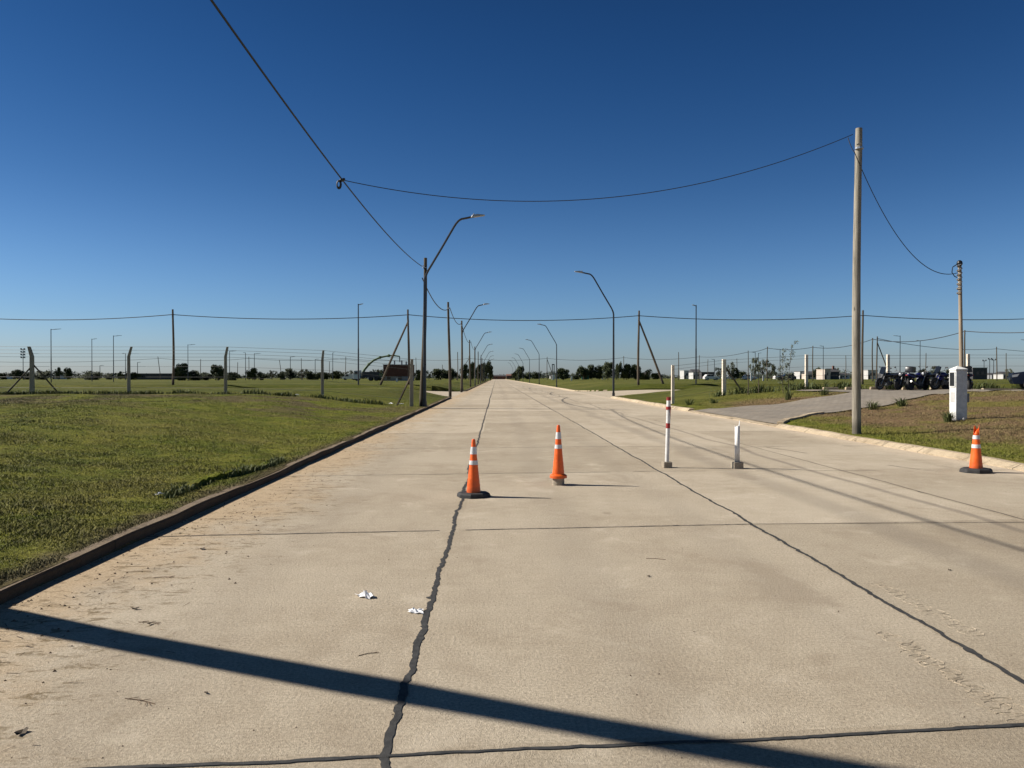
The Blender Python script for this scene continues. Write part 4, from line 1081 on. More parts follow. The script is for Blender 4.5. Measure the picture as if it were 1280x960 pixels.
# ------------------------------------------------------------------ motorcycles
def motorcycle(tank, label, screen=False, box=False):
    t = empty('motorcycle', (0, 0, 0), label, 'motorcycle', 'motorcycles parked in a row')
    for x, nm in ((.66, 'front_wheel'), (-.66, 'rear_wheel')):
        wide = .055 if x > 0 else .065
        m = MB(); m.lathe([(.215, -wide), (.27, -wide), (.30, -wide * .6), (.31, 0), (.30, wide * .6), (.27, wide), (.215, wide), (.215, -wide)], (x, 0, .31), 26, 0, 'Y'); wh = m.build(nm, M['rubber'], t, smooth=True)
        m = MB(); m.lathe([(.18, -.03), (.215, -.035), (.215, .035), (.18, .03), (.18, -.03)], (x, 0, .31), 24, 0, 'Y'); m.lathe([(.05, -.07), (.05, .07)], (x, 0, .31), 12, 0, 'Y')
        for k in range(6):
            a = k * math.pi / 3; m.tube([(x + .04 * math.cos(a), 0, .31 + .04 * math.sin(a)), (x + .19 * math.cos(a), 0, .31 + .19 * math.sin(a))], .016, 5)
        m.lathe([(.11, .05), (.11, .056)], (x, 0, .31), 16, 0, 'Y')
        m.build('rim', M['engine'], wh, smooth=True)
    m = MB()
    for s in (-1, 1):
        m.tube([(.66, s * .085, .31), (.50, s * .085, .68), (.42, s * .085, .90)], [.028, .026, .024], 8)
    m.tube([(.45, -.1, .82), (.45, .1, .82)], .03, 8); m.build('fork', M['chrome'], t, smooth=True)
    m = MB()
    m.tube([(.40, 0, .84), (.30, 0, .55), (.22, 0, .28), (-.15, 0, .26), (-.28, 0, .48), (-.30, 0, .68)], .025, 8)
    m.tube([(.40, 0, .84), (.1, 0, .72), (-.3, 0, .68), (-.75, 0, .76)], .025, 8)
    for s in (-1, 1): m.tube([(-.66, s * .11, .31), (-.2, s * .09, .33)], .022, 6); m.tube([(-.62, s * .12, .33), (-.48, s * .12, .70)], .022, 6)
    m.tube([(.05, .1, .28), (-.02, .28, .02)], .012, 6)
    m.build('frame', M['black'], t, smooth=True)
    m = MB(); m.box((.08, 0, .36), (.34, .24, .22)); m.box((.16, 0, .53), (.16, .16, .2))
    for k in range(5): m.box((.16, 0, .46 + k * .04), (.2, .2, .012))
    m.lathe([(.09, -.15), (.1, -.1), (.1, .1), (.09, .15)], (.02, 0, .35), 14, 0, 'Y'); m.build('engine', M['engine'], t, bevel=.01)
    m = MB(); m.tube([(.24, -.08, .5), (.34, -.11, .36), (.2, -.13, .22), (-.2, -.14, .24), (-.3, -.15, .28)], .022, 8); m.tube([(-.28, -.15, .28), (-.5, -.16, .34), (-.85, -.17, .46)], [.035, .05, .045], 10); m.build('exhaust', M['chrome'], t, smooth=True)
    m = MB(); m.ell((.18, 0, .79), (.27, .145, .135), 16, 10); m.prism([(.3, .74), (.44, .62), (.40, .50), (.22, .58)], -.16, .16, 0, .1); o = m.build('fuel_tank', M[tank], t, smooth=True)
    m = MB(); m.prism([(-.02, .74), (-.08, .82), (-.35, .82), (-.5, .88), (-.8, .90), (-.82, .85), (-.5, .78), (-.3, .74)], -.13, .13, 0, .15); m.build('seat', M['black'], t, smooth=True)
    m = MB(); m.prism([(-.3, .74), (-.86, .86), (-.92, .80), (-.55, .66), (-.3, .62)], -.11, .11, 0, .15); m.build('tail_fairing', M[tank], t, smooth=True)
    m = MB()
    for x, a0, a1, r in ((.66, 20, 150, .335), (-.66, 25, 130, .34)):
        pts = [(x + r * math.cos(R(a)), 0, .31 + r * math.sin(R(a))) for a in range(a0, a1 + 1, 13)]; n = len(pts)
        vs = []
        for p in pts: vs += [(p[0], -.07, p[2] - .02), (p[0], 0, p[2] + .008), (p[0], .07, p[2] - .02)]
        m.add(vs, [(i * 3 + k, i * 3 + k + 1, i * 3 + k + 4, i * 3 + k + 3) for i in range(n - 1) for k in (0, 1)])
    o = m.build('mudguard', M['black'], t, smooth=True); s_ = o.modifiers.new('s', 'SOLIDIFY'); s_.thickness = .008
    m = MB(); m.tube([(.30, -.38, .98), (.36, -.25, 1.02), (.42, -.06, .94), (.42, .06, .94), (.36, .25, 1.02), (.30, .38, .98)], .014, 8)
    for s in (-1, 1): m.tube([(.31, s * .38, .98), (.34, s * .26, 1.02)], .02, 8)
    m.build('handlebar', M['black'], t, smooth=True)
    for s in (-1, 1):
        m = MB(); m.tube([(.36, s * .25, 1.02), (.38, s * .33, 1.17)], .007, 5); m.ell((.38, s * .36, 1.19), (.02, .06, .038), 10, 6); m.build('mirror', M['black'], t, smooth=True)
    m = MB(); m.lathe([(.03, -.1), (.08, -.05), (.09, .02), (.085, .03)], (.52, 0, .84), 16, 0, 'X'); hl = m.build('headlight', M['black'], t, smooth=True)
    m = MB(); m.lathe([(.08, .031), (.05, .05), (.005, .055)], (.52, 0, .84), 16, 0, 'X'); m.build('lens', M['lamphead'], hl, smooth=True)
    m = MB(); m.box((-.92, 0, .80), (.03, .12, .05)); m.build('tail_light', M['red'], t, bevel=.008)
    if screen:
        m = MB(); m.prism([(.55, .88), (.62, .86), (.50, 1.22), (.45, 1.22)], -.15, .15, 0, .08); m.build('windscreen', M['glass'], t)
    if box:
        m = MB(); m.prism([(-1.05, .95), (-1.05, 1.2), (-.98, 1.27), (-.66, 1.27), (-.6, 1.2), (-.6, .95)], -.2, .2, 0, .06); m.build('top_box', M['black'], t, smooth=True)
    return t
bl = [('black', 'leftmost motorcycle of the row, black with windscreen', True, False, 1111, 43.3, 200), ('black', 'second motorcycle from the left, black with a rear top box', False, True, 1128, 43.6, 222),
      ('blueplast', 'third motorcycle from the left, dark blue tank', False, False, 1148, 43.4, 30), ('black', 'black motorcycle just left of the bright blue one', False, False, 1160, 43.8, 205),
      ('blueplast', 'bright blue motorcycle beside the white meter pillar', True, False, 1180, 43.5, 196), ('blueplast', 'motorcycle hidden behind the white meter pillar', False, False, 1196, 44.0, 190), ('black', 'rightmost motorcycle, black wheel showing right of the meter pillar', False, True, 1209, 43.4, 65)]
for mat, lab, sc, bx, px, Y, rz in bl:
    t = motorcycle(mat, lab, sc, bx); x = PX(px, Y); t.location = (x, Y, H(x, Y) + .03); t.rotation_euler = (R(-6), 0, R(rz)); t.scale = (1.08, 1.08, 1.08)

# ------------------------------------------------------------------ car at right edge
def car(name, label, paint, x, y, z, rz, sc=1.0, group=None, suv=True):
    t = empty(name, (x, y, z), label, 'car', group, rz); t.scale = (sc, sc, sc)
    side = [(-2.18, .45), (-2.24, .70), (-2.2, .95), (-1.35, 1.08), (-.72, 1.12), (1.95, 1.12), (2.15, 1.0), (2.2, .5), (2.1, .3), (1.72, .3), (1.62, .55), (1.3, .70), (.98, .55), (.9, .3), (-.92, .3), (-1.0, .55), (-1.32, .70), (-1.64, .55), (-1.74, .3), (-2.1, .32)]
    m = MB(); m.prism(side, -.88, .88, 0, .05); m.build('body', M[paint], t, smooth=True, bevel=.02)
    m = MB(); m.prism([(-1.0, 1.1), (-.25, 1.58), (0, 1.64), (1.5, 1.62), (1.95, 1.1)], -.78, .78, 0, .06); m.build('cabin', M[paint], t, smooth=True, bevel=.03)
    for s in (-1, 1):
        m = MB(); m.prism([(-.72, 1.14), (-.18, 1.52), (.3, 1.55), (.3, 1.14)], s * .772, s * .79); m.prism([(.4, 1.14), (.4, 1.55), (1.3, 1.54), (1.6, 1.14)], s * .772, s * .79); m.build('side_window', M['glass'], t)
        for xx in (-.1, .95):
            m = MB(); m.box((xx + .15, s * .895, .93), (.18, .03, .03)); m.build('door_handle', M['black'], t)
        m = MB(); m.prism([(-2.205, .72), (-2.19, .86), (-1.85, .93), (-1.95, .76)], s * .62, s * .885); m.build('headlight', M['lamphead'], t)
        m = MB(); m.box((2.18, s * .7, .9), (.06, .26, .18)); m.build('tail_light', M['red'], t)
        m = MB(); m.ell((-.6, s * .96, 1.14), (.07, .1, .07), 10, 6); m.build('wing_mirror', M[paint], t, smooth=True)
    m = MB(); m.add([(-1.03, -.68, 1.115), (-1.03, .68, 1.115), (-.3, .62, 1.56), (-.3, -.62, 1.56)], [(0, 1, 2, 3)]); o = m.build('windscreen', M['glass'], t); s_ = o.modifiers.new('s', 'SOLIDIFY'); s_.thickness = .012; s_.offset = 0
    m = MB(); m.box((-2.235, 0, .62), (.05, 1.1, .16)); m.build('grille', M['black'], t)
    for xx in (-1.32, 1.3):
        for s in (-1, 1):
            m = MB(); m.lathe([(.2, -.1), (.31, -.1), (.335, -.06), (.335, .06), (.31, .1), (.2, .1), (.2, -.1)], (xx, s * .79, .335), 24, 0, 'Y'); wh = m.build('wheel', M['rubber'], t, smooth=True)
            m = MB(); m.lathe([(.19, -.06), (.205, .085 * s), (.19, .085 * s), (.05, .05 * s)], (xx, s * .79, .335), 20, 0, 'Y')
            for k in range(5):
                a = k * 1.2566; m.box((xx + .1 * math.cos(a), s * .865, .335 + .1 * math.sin(a)), (.05, .02, .05))
                m.tube([(xx, s * .87, .335), (xx + .19 * math.cos(a), s * .87, .335 + .19 * math.sin(a))], .02, 5)
            m.build('rim', M['steel'], wh, smooth=True)
    return t
ca = R(-28); Nx, Ny = PX(1262, 45.2), 45.2
xc, Yc = Nx + 2.24 * math.cos(ca), Ny + 2.24 * math.sin(ca)
car('parked_car', 'dark navy car at the right picture edge, only its front in view', 'navy', xc, Yc, H(xc, Yc) + .03, ca)

# ------------------------------------------------------------------ far houses
def house(px0, px1, top, Y, label, wall, roof, depth=8, pitched=False, chimney=False, windows=2, parapet=.0, door=True, group='distant houses on the horizon', name='house'):
    x0, x1 = PX(px0, Y), PX(px1, Y); wd = x1 - x0; z = H((x0 + x1) / 2, 999); h = P(px0, top, Y).z - z
    t = empty(name, ((x0 + x1) / 2, Y, z), label, 'house' if name == 'house' else 'shed', group)
    wh = h * (.7 if pitched else 1)
    m = MB(); m.box((0, depth / 2, wh / 2 - .1), (wd, depth, wh + .2)); m.build('wall', M[wall], t)
    if pitched:
        m = MB(); o = .3
        m.add([(-wd / 2 - o, -o, wh), (wd / 2 + o, -o, wh), (wd / 2 + o, depth + o, wh), (-wd / 2 - o, depth + o, wh), (-wd / 2 - o, depth / 2, h), (wd / 2 + o, depth / 2, h)], [(0, 1, 5, 4), (2, 3, 4, 5), (1, 2, 5), (3, 0, 4), (0, 3, 2, 1)])
    else:
        m = MB(); m.box((0, depth / 2, wh + .1), (wd + .3, depth + .3, .2))
    r = m.build('roof', M[roof], t)
    if chimney:
        m = MB(); m.box((wd * .2, depth * .4, h + .4), (.7, .7, 1.4)); m.build('chimney', M['rooftile'], r)
    for k in range(windows):
        xx = -wd / 2 + wd * (k + 1) / (windows + 1)
        m = MB(); m.box((xx, -.02, wh * .55), (min(1.4, wd * .18), .08, wh * .3)); m.build('window', M['glass'], t)
    if door:
        m = MB(); m.box((-wd * .38, -.02, 1.0), (.9, .07, 2.0)); m.build('door', M['roofdark'], t)
    return t
house(855, 866, 463.5, 400, 'white flat-roofed house right of the straight white fence end post', 'plaster', 'plaster', 9)
house(866.5, 876, 461.5, 385, 'pale house with dark pitched roof beside the black straight lamp', 'plaster', 'roofdark', 9, True)
house(877, 893, 465.5, 380, 'long dark low building right of the black straight lamp', 'roofdark', 'roofdark', 8, False, False, 3)
house(1000, 1007, 464.5, 400, 'small white house left of the white fence post near the saplings', 'plaster', 'roofdark', 8)
house(1010, 1022, 464, 380, 'cream house with dark roof behind the second white fence post', 'plaster_cream', 'roofdark', 8, True)
house(1031, 1038, 462, 300, 'pinkish cream house wing with flat roof in the right distance', 'plaster_cream', 'plaster_cream', 8, False, False, 1)
house(1038.5, 1049, 460.5, 305, 'dark gabled house with brick chimney beside the pinkish wing', 'roofdark', 'roofdark', 8, True, True)
house(1050, 1062, 466, 420, 'pale low house just left of the pale kerbside pole', 'plaster', 'roofdark', 8, True)
house(1085, 1097, 463, 330, 'bright white boxy house just right of the pale kerbside pole', 'plaster', 'plaster', 6, False, False, 2)
house(1105, 1122, 466.5, 420, 'low dark house behind the leftmost motorcycles', 'roofdark', 'plaster', 8)
house(1126, 1140, 465.5, 430, 'grey low house behind the middle motorcycles', 'plaster_grey', 'roofdark', 8, True)
house(1160, 1176, 465, 430, 'low house with pale roof left of the meter pillar', 'plaster_grey', 'plaster', 8)
house(1240, 1252, 466, 420, 'low grey house right of the dark shed', 'plaster_grey', 'roofdark', 8, True)
house(1254, 1268, 464.5, 400, 'grey white house near the front of the navy car', 'plaster', 'roofdark', 8, True)
house(688, 700, 468.5, 520, 'tiny pale house beyond the right kerb lamps', 'plaster', 'roofdark', 8, True)
house(615, 632, 468.6, 760, 'reddish brick house at the far end of the road', 'brick', 'roofdark', 10, True)
house(633, 642, 467.6, 720, 'second reddish house at the far end of the road', 'rooftile', 'rooftile', 10, True)
house(603, 614, 468.2, 700, 'pale house at the far end of the road on its left', 'plaster_cream', 'roofdark', 10, True)
house(2, 8, 468.5, 420, 'small pale house at the left picture edge', 'plaster', 'roofdark', 8, True)
house(66, 73, 469, 400, 'small pale house behind the leftmost lamp', 'plaster_cream', 'roofdark', 8)
t = house(1216, 1234, 460, 300, 'dark shed with a white roof slab right of the meter pillar', 'roofdark', 'plaster', 7, False, False, 2, name='shed')
t = house(170, 216, 467.3, 330, 'long dark low shed behind the left field', 'roofdark', 'roofdark', 9, False, False, 4, name='shed')
# brick house under construction
Yb = 205; x0, x1 = PX(479, Yb), PX(514, Yb); zb = H(x0, 999); hb = P(479, 456, Yb).z - zb; wd = x1 - x0
t = empty('brick_house', ((x0 + x1) / 2, Yb, zb), 'unfinished dark brick house with bare roof stubs in the left field', 'house')
m = MB(); m.box((0, 4, hb * .63), (wd, 8, hb * .72)); m.build('upper_wall', M['brick'], t)
m = MB(); m.box((0, 4, hb * .13), (wd - .05, 7.95, hb * .28)); m.build('lower_wall', M['plaster_grey'], t)
m = MB(); m.box((0, 4, hb + .02), (wd + .2, 8.2, .16)); rf = m.build('roof', M['plaster_grey'], t)
for xx, hh in ((-wd * .12, 1.0), (wd * .14, 1.0), (wd * .3, .8)):
    m = MB(); m.box((xx, 1.5, hb + .1 + hh / 2), (.35, .35, hh)); m.tube([(xx, 1.5, hb + hh), (xx, 1.5, hb + hh + .35)], .06, 6); m.build('column_stub', M['plaster_grey'], rf)
for xx in (-.3, .1):
    m = MB(); m.box((wd * xx, -.03, hb * .17), (.9, .1, hb * .17)); m.build('window', M['glass'], t)
# concrete pump truck
Yt = 200
def bx(px): return PX(px, Yt)
xt = bx(458); zt = H(xt, 999)
t = empty('pump_truck', (xt, Yt, zt), 'concrete pump truck with a long arched boom beside the brick house', 'truck')
m = MB(); m.box((0.6, 0, 1.0), (6.2, 2.2, .35)); m.box((1.2, 0, 1.75), (4.2, 1.7, 1.2)); m.build('chassis', M['roofdark'], t, bevel=.05)
m = MB(); m.prism([(-3.2, .5), (-3.3, 1.5), (-3.0, 2.7), (-1.5, 2.75), (-1.4, .5)], -1.15, 1.15, 0, .04); cb = m.build('cab', M['white'], t, bevel=.05)
m = MB(); m.box((-2.3, -1.16, 2.05), (1.1, .05, .7)); m.build('window', M['glass'], cb)
m = MB(); m.prism([(3.2, 1.0), (3.4, 1.9), (4.3, 1.9), (4.1, 1.0)], -.8, .8); m.build('hopper', M['yellowgreen'], t)
for xx in (-2.3, 1.2, 2.6):
    for s in (-1, 1):
        m = MB(); m.lathe([(.25, -.15), (.5, -.15), (.52, 0), (.5, .15), (.25, .15)], (xx, s * .95, .52), 16, 0, 'Y'); m.build('wheel', M['rubber'], t, smooth=True)
bp = [P(px, py, Yt) - Vector((xt, Yt, zt)) for px, py in ((453.5, 466), (456, 461.5), (461, 455.5), (466.5, 450.8), (475, 446.8), (486, 444.6), (493, 444.6), (499.5, 445.5))]
m = MB(); m.tube(bp, [.34, .32, .29, .27, .24, .2, .18, .15], 6)
for k in (2, 4, 5): m.ell(bp[k], (.4, .3, .4), 8, 6)
m.build('boom', M['yellowgreen'], t)
e = bp[-1]; m = MB(); m.tube([e, e + Vector((.03, 0, -.8)), e + Vector((.05, 0, -1.5))], .12, 6); m.build('hose', M['rubber'], t)
# white van and cars far away
def box_van(px, Y, label, paint='white'):
    x = PX(px, Y); z = H(x, 999)
    t = empty('parked_van', (x, Y, z), label, 'van', 'vehicles in the far distance')
    m = MB(); m.prism([(-2.4, .4), (-2.45, 1.0), (-1.7, 1.25), (-1.1, 2.1), (2.4, 2.15), (2.45, .4)], -.95, .95, 0, .03); m.build('body', M[paint], t, bevel=.05)
    m = MB(); m.prism([(-1.55, 1.25), (-1.05, 1.9), (-.2, 1.9), (-.2, 1.25)], -.965, -.94); m.build('window', M['glass'], t)
    for xx in (-1.5, 1.5):
        for s in (-1, 1): m = MB(); m.lathe([(.15, -.1), (.34, -.1), (.34, .1), (.15, .1)], (xx, s * .86, .34), 16, 0, 'Y'); m.build('wheel', M['rubber'], t, smooth=True)
box_van(437, 270, 'white van parked far off left of the pump truck')
box_van(470, 230, 'white van parked between pump truck and brick house')
for px, Y, lab, pt in ((889, 215, 'pale car parked far off left of the braced white post', 'white'), (911, 250, 'white car parked far off just right of the braced white post', 'white'), (937, 240, 'white car parked before the grey green trees', 'white'), (983, 190, 'dark car parked far off behind the saplings', 'black'), (976, 230, 'white car partly behind the dark far car', 'white')):
    x = PX(px, Y); car('parked_car', lab, pt, x, Y, H(x, 999), R(random.choice((0, 180)) + random.uniform(-8, 8)), 1.0, 'cars in the far distance')
# white pillar with dark frame beyond the side street, other small things
Y = 250; x = PX(691.5, Y)
t = empty('meter_pillar', (x, Y, H(x, 999)), 'white pillar with a dark frame standing on it beyond the side street', 'meter pillar')
m = MB(); m.box((0, 0, .8), (.8, .6, 1.7)); m.build('wall', M['whitewash'], t)
m = MB(); m.box((-.3, 0, 3.3), (.24, .3, 3.3)); m.box((.3, 0, 3.3), (.24, .3, 3.3)); m.box((0, 0, 5.0), (.84, .3, .3)); m.build('board_frame', M['black'], t)
Y = 300; x = PX(732, Y)
t = empty('site_container', (x, Y, H(x, 999)), 'green site container before the dark trees on the right', 'container')
m = MB(); m.box((0, 1.2, 1.0), (2.9, 2.4, 2.0)); m.build('wall', M['green_net'], t, bevel=.05); m = MB()
for k in range(8): m.box((-1.3 + k * .37, -.02, 1.0), (.12, .06, 1.8))
m.build('ribs', M['green_net'], t); m = MB(); m.box((0, 1.2, 2.05), (3.0, 2.5, .1)); m.build('roof', M['green_net'], t)
for px, Y, h, lab in ((753, 300, 1.7, 'cream marker post in the right field before the dark trees'), (714.5, 190, 1.0, 'tiny white marker stake in the near right field'), (939, 150, 1.6, 'white marker post before the grey green trees'), (954, 170, 1.2, 'short white marker post right of the taller one'), (496, 150, .6, 'tiny pale marker stake before the brick house')):
    x = PX(px, Y); m = MB(); m.box((0, 0, h / 2 - .05), (.0016 * Y + .06, .15, h + .1), 0, 0, .9); tag(m.build('marker_post', M['white'], None, loc=(x, Y, H(x, Y)), bevel=.01), lab, 'post')

# ------------------------------------------------------------------ trees
protos = []
def crown_mesh(seed, kind):
    random.seed(seed); V, Fc, at = [], [], []
    nb = 20
    for k in range(nb):
        a = random.uniform(0, 6.28); r = random.uniform(.1, .72)
        z = random.uniform(.22, .92) if kind != 'bush' else random.uniform(.05, .8)
        s = (1 - abs(z - .5) * .9)
        c = (r * s * math.cos(a), r * s * math.sin(a), z); q = random.uniform(.16, .34)
        leaf_cloud(V, Fc, at, c, (q, q, q * .75), 190, .06)
    if kind == 'airy':
        V, Fc, at = [], [], []
        for k in range(22):
            a = random.uniform(0, 6.28); r = random.uniform(.2, .85); z = random.uniform(.3, .97)
            leaf_cloud(V, Fc, at, (r * .8 * math.cos(a), r * .8 * math.sin(a), z), (.17, .17, .11), 60, .045)
    return leafmesh('crown', V, Fc, at, 'leaf_grey' if kind == 'airy' else 'leaf')
def trunk_mesh(seed):
    random.seed(seed); m = MB(); m.tube([(0, 0, -.05), (.01, 0, .2), (0, .01, .5)], [.045, .035, .025], 7)
    for k in range(5):
        a = k * 1.3; m.tube([(0, 0, .25 + .05 * k), (.25 * math.cos(a), .25 * math.sin(a), .5 + .07 * k)], [.022, .008], 5)
    o = m.build('trunk', M['bark']); me = o.data; bpy.data.objects.remove(o); return me
CM = {k: [crown_mesh(100 + i + 10 * j, k) for i in range(4)] for j, k in enumerate(('tree', 'bush', 'airy'))}
TM = [trunk_mesh(50 + i) for i in range(3)]
def tree(px, wpx, top, Y, kind, label, group, idx):
    x = PX(px, Y); z = H(x, 999); h = P(px, top, Y).z - z; rw = wpx * Y / F / 2
    t = empty('tree' if kind != 'bush' else 'bush', (x, Y, z), label, 'tree' if kind != 'bush' else 'bush', group)
    rr = random.Random(idx); t.rotation_euler = (0, 0, rr.uniform(0, 6.28)); t.scale = (rw * 1.85, rw * 1.85, h * 1.06)
    for nm, me in (('trunk', TM[idx % 3]), ('crown', CM[kind][idx % 4])):
        o = bpy.data.objects.new(nm, me); col.objects.link(o); o.parent = t
TL = [(3, 9, 466, 330, 'bush'), (19, 10, 464.5, 330, 'tree'), (24, 9, 463.5, 320, 'tree'), (33, 10, 464, 330, 'bush'), (53, 17, 463, 300, 'bush'), (73, 6, 461, 300, 'tree'), (85, 8, 461.5, 310, 'tree'), (112, 22, 463.5, 280, 'bush'), (137, 9, 466, 330, 'bush'), (150, 5, 465.5, 320, 'tree'), (164, 18, 465.5, 300, 'bush'),
      (226, 14, 456.5, 230, 'tree'), (227, 15, 464, 225, 'bush'), (243, 14, 463, 230, 'bush'), (258, 16, 465.5, 240, 'bush'), (272.5, 14, 458, 230, 'tree'), (291, 14, 465, 240, 'bush'), (316, 13, 462, 240, 'tree'), (327, 11, 466, 260, 'bush'), (340, 12, 464, 320, 'airy'), (353, 9, 464, 300, 'bush'), (363, 13, 462, 290, 'tree'), (378, 12, 462.5, 310, 'airy'), (392, 16, 463.5, 310, 'bush'), (404, 12, 465, 330, 'bush'), (420, 14, 465, 340, 'tree'), (440, 10, 464, 340, 'airy'), (468, 9, 463, 240, 'airy'), (474, 9, 461.5, 220, 'bush'),
      (524, 10, 462.5, 240, 'bush'), (536, 9, 464, 250, 'airy'), (551, 17, 462.5, 260, 'tree'), (565, 11, 462, 260, 'tree'), (581, 9, 457.5, 240, 'tree'), (590, 7, 455.5, 230, 'tree'), (599, 7, 457.5, 260, 'tree'), (607, 11, 454, 290, 'tree'), (613, 7, 459, 360, 'tree')]
TR = [(645, 8, 462.5, 380, 'bush'), (650, 9, 459.5, 340, 'tree'), (660, 9, 466, 400, 'bush'), (671, 9, 466, 420, 'bush'), (704, 15, 462, 230, 'tree'), (719, 8, 467, 300, 'bush'), (729, 13, 459.5, 260, 'tree'), (740, 13, 458, 260, 'tree'), (749, 12, 459, 260, 'tree'), (760, 13, 455, 250, 'tree'), (773, 7, 455, 255, 'tree'), (783, 14, 457.5, 255, 'tree'), (795, 13, 458, 255, 'tree'), (806, 12, 461.5, 265, 'bush'), (820, 12, 466, 330, 'bush'), (899, 9, 460, 260, 'airy'), (912, 10, 454.5, 240, 'airy'), (919, 9, 461, 240, 'tree'), (928, 9, 464, 280, 'bush'),
      (943, 10, 448, 200, 'airy'), (953, 13, 451.5, 215, 'airy'), (964, 13, 455.5, 210, 'airy'), (1022, 8, 460.5, 330, 'tree'), (1027, 5, 462, 330, 'bush'), (1044, 8, 461, 420, 'airy'), (1075, 10, 466, 400, 'bush'), (1152, 8, 462.5, 380, 'tree'), (1169, 8, 458, 380, 'airy'), (1188, 9, 463, 380, 'tree'), (1262, 9, 462, 380, 'airy')]
for i, (px, wp, tp, Y, kd) in enumerate(TL):
    tree(px, wp, tp, Y, kd, f'{dict(tree="dark rounded tree", bush="low dark bush", airy="sparse greyish tree")[kd]}, number {i + 1} counted from the left edge along the left horizon', 'trees along the left horizon', i)
for i, (px, wp, tp, Y, kd) in enumerate(TR):
    tree(px, wp, tp, Y, kd, f'{dict(tree="dark rounded tree", bush="low dark bush", airy="sparse grey green tree")[kd]}, number {i + 1} counted rightwards from the road along the right horizon', 'trees along the right horizon', i + 50)
# far woods that read as one band
random.seed(3); V, Fc, at = [], [], []
for k in range(900):
    Y = random.uniform(520, 1000); px = random.uniform(-500, 1800); x = PX(px, Y)
    if KL - 2 < x < KR + 2 and Y < 900: continue
    h = random.uniform(2.6, 5.6) * (1 + .35 * math.sin(px * .02)); wv = random.uniform(5, 12)
    leaf_cloud(V, Fc, at, (x, Y, .6 + h * .5), (wv, 3, h * .5), 90, .75)
o = bpy.data.objects.new('far_woodland', leafmesh('far_woodland', V, Fc, at, 'leaf_far')); col.objects.link(o)
tag(o, 'hazy dark band of far trees along the horizon', 'woodland', None, 'stuff')

# ------------------------------------------------------------------ litter and debris
def crumple(x, y, z, s, label, seed, sq=.5):
    rr = random.Random(seed); m = MB(); n = 7; vs = []
    for j in range(n):
        for i in range(n):
            u, v = i / (n - 1) - .5, j / (n - 1) - .5
            vs.append((s * (u * (1 - .3 * rr.random()) + .1 * rr.uniform(-1, 1)), s * .75 * (v * (1 - .4 * rr.random()) + .08 * rr.uniform(-1, 1)), .004 + s * sq * max(0, rr.random() - .2) * (1 - 1.4 * max(abs(u), abs(v)))))
    m.add(vs, [(j * n + i, j * n + i + 1, (j + 1) * n + i + 1, (j + 1) * n + i) for j in range(n - 1) for i in range(n - 1)])
    o = m.build('paper_scrap', M['paper'], None, loc=(x, y, z)); s_ = o.modifiers.new('s', 'SOLIDIFY'); s_.thickness = .002; o.rotation_euler = (0, 0, rr.uniform(0, 6)); return tag(o, label, 'litter', 'white litter')
def gp(px, py):
    d = P(px, py, 10) - CAM; k = 1.6 / -d.z; return CAM.x + d.x * k, CAM.y + d.y * k
x, y = gp(457, 746); crumple(x, y, 0, .15, 'crumpled white paper on the concrete left of the tar joint', 1, .55)
x, y = gp(520, 765); crumple(x, y, 0, .12, 'flatter white paper scrap beside the tar joint', 2, .35)
x, y = at_ground(200, 622); crumple(x, y, H(x, y) + .03, .11, 'white litter lying in the left lawn near the kerb', 3, .5)
for i, (px, py) in enumerate(((489, 505), (501, 505.5), (371, 494))):
    x, y = at_ground(px, py); crumple(x, y, H(x, y) + .02, .3 if i < 2 else .25, ['pale litter left of the pair by the fence end post', 'pale litter right of the pair by the fence end post', 'small pale litter in the lawn before the fourth fence post'][i], 10 + i, .3)
def leaf(px, py, s, label, seed):
    rr = random.Random(seed); x, y = gp(px, py); m = MB(); n = 8
    ring = [(s * math.cos(a) * (1 + .3 * rr.uniform(-1, 1)), s * .6 * math.sin(a), .004 + s * .5 * rr.random()) for a in [6.283 * i / n for i in range(n)]]
    m.add([(0, 0, .003)] + ring, [(0, 1 + i, 1 + (i + 1) % n) for i in range(n)]); o = m.build('dry_leaf', M['leafdry'], None, loc=(x, y, 0)); o.rotation_euler = (0, 0, rr.uniform(0, 6)); tag(o, label, 'leaf', 'dry leaves on the road')
leaf(27, 917, .035, 'dark curled dry leaf near the lower left corner', 1)
leaf(258, 867, .014, 'small dark leaf below the long shadow left of the joint', 2)
leaf(811, 721, .02, 'dark speck of leaf on the middle slab right of the paper', 3)
leaf(253, 687, .035, 'dry brown leaf near the left kerb soil', 4)
leaf(170, 762, .022, 'dry leaf on the soil just above the long shadow', 5)
leaf(187, 781, .02, 'dry leaf just above the long shadow, right of another', 6)
leaf(1187, 713, .02, 'dark leaf speck on the right lane slab', 7)
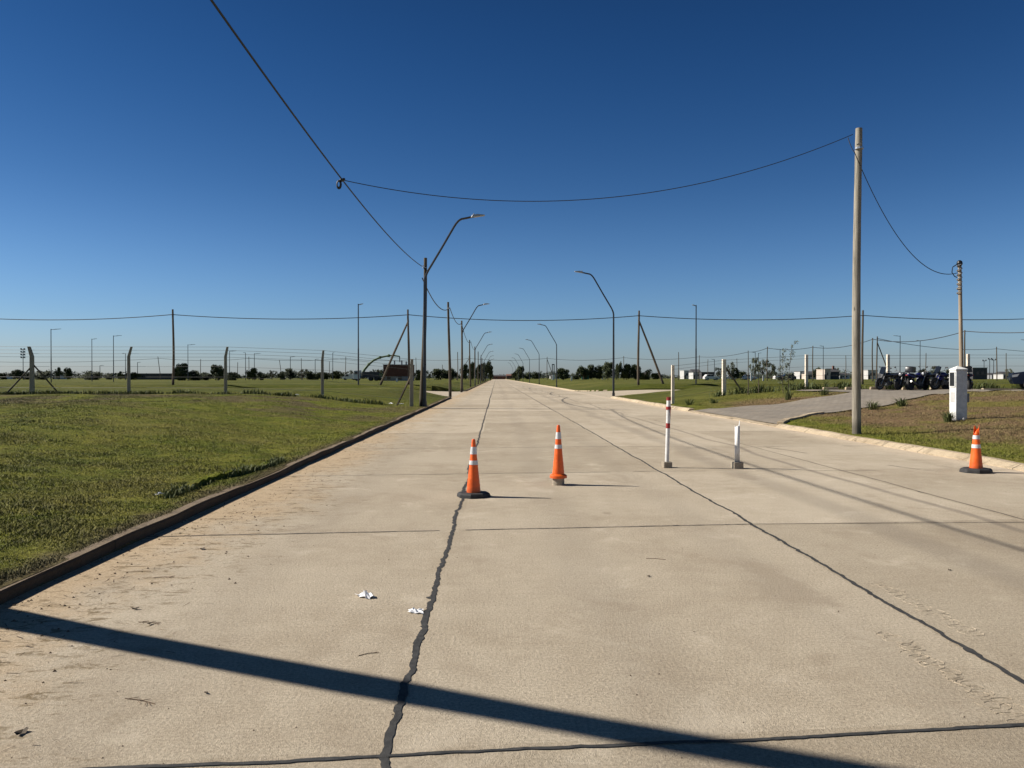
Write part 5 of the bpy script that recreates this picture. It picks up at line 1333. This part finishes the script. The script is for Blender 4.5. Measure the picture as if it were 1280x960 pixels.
def twigs(px, py, L, label, seed, nb=3):
    rr = random.Random(seed); x, y = gp(px, py); m = MB(); a = rr.uniform(-.5, .5)
    m.tube([(-L / 2 * math.cos(a), -L / 2 * math.sin(a), .004), (0, .01, .007), (L / 2 * math.cos(a), L / 2 * math.sin(a), .004)] if False else [(-L / 2 * math.cos(a), -L / 2 * math.sin(a), .002), (0, .01, .004), (L / 2 * math.cos(a), L / 2 * math.sin(a), .002)], .0022, 5)
    for k in range(nb):
        u = rr.uniform(-.4, .4); b = a + rr.choice((-1, 1)) * rr.uniform(.4, 1.1); p = (u * L * math.cos(a), u * L * math.sin(a), .005)
        m.tube([p, (p[0] + .25 * L * math.cos(b), p[1] + .25 * L * math.sin(b), .006)], .0016, 4)
    tag(m.build('twig', M['twig'], None, loc=(x, y, 0)), label, 'twig', 'twigs on the road')
twigs(175, 877, .19, 'branched dry twig below the long shadow on the left', 1, 5)
twigs(460, 818, .11, 'pale thin twig left of the tar joint above the long shadow', 2, 1)
twigs(820, 699, .17, 'straight twig on the middle slab beyond the paper scraps', 3, 0)
twigs(186, 779, .16, 'small twig tangle on the left soil strip', 4, 5)
twigs(205, 722, .16, 'twig tangle in the soil beside the left kerb', 5, 6)
# crumbs of soil and dried stems swept along the left kerb: nobody could count them
rr = random.Random(5); m = MB()
for k in range(1500):
    y = math.exp(rr.uniform(math.log(3), math.log(34))); x = KL + .02 + abs(rr.gauss(0, .55)) + (0.25 * math.sin(y * .8) if rr.random() < .4 else 0)
    if x < KL + .02: continue
    s = rr.uniform(.003, .010); a = rr.uniform(0, 6.28)
    if rr.random() < .65:
        L = rr.uniform(.02, .09); a = rr.gauss(.6, .6)
        m.add([(x, y, .003), (x + L * math.cos(a), y + L * math.sin(a), .006), (x + L * math.cos(a) + .003, y + L * math.sin(a) + .006, .004), (x + .004, y + .006, .003)], [(0, 1, 2, 3)])
    else:
        m.add([(x - s, y - s, .001), (x + s, y - s * .6, .001), (x + s * .5, y + s, .001), (x, y, s * 1.3)], [(0, 1, 3), (1, 2, 3), (2, 0, 3)])
for k in range(420):
    x = rr.uniform(-3, 8.8); y = math.exp(rr.uniform(math.log(2.8), math.log(20))); s = rr.uniform(.002, .006)
    m.add([(x - s, y - s, .001), (x + s, y - s * .6, .001), (x + s * .5, y + s, .001), (x, y, s * 1.2)], [(0, 1, 3), (1, 2, 3), (2, 0, 3)])
tag(m.build('gravel_crumbs', M['twig']), 'crumbs of soil and dried stems scattered on the concrete', 'debris', None, 'stuff')
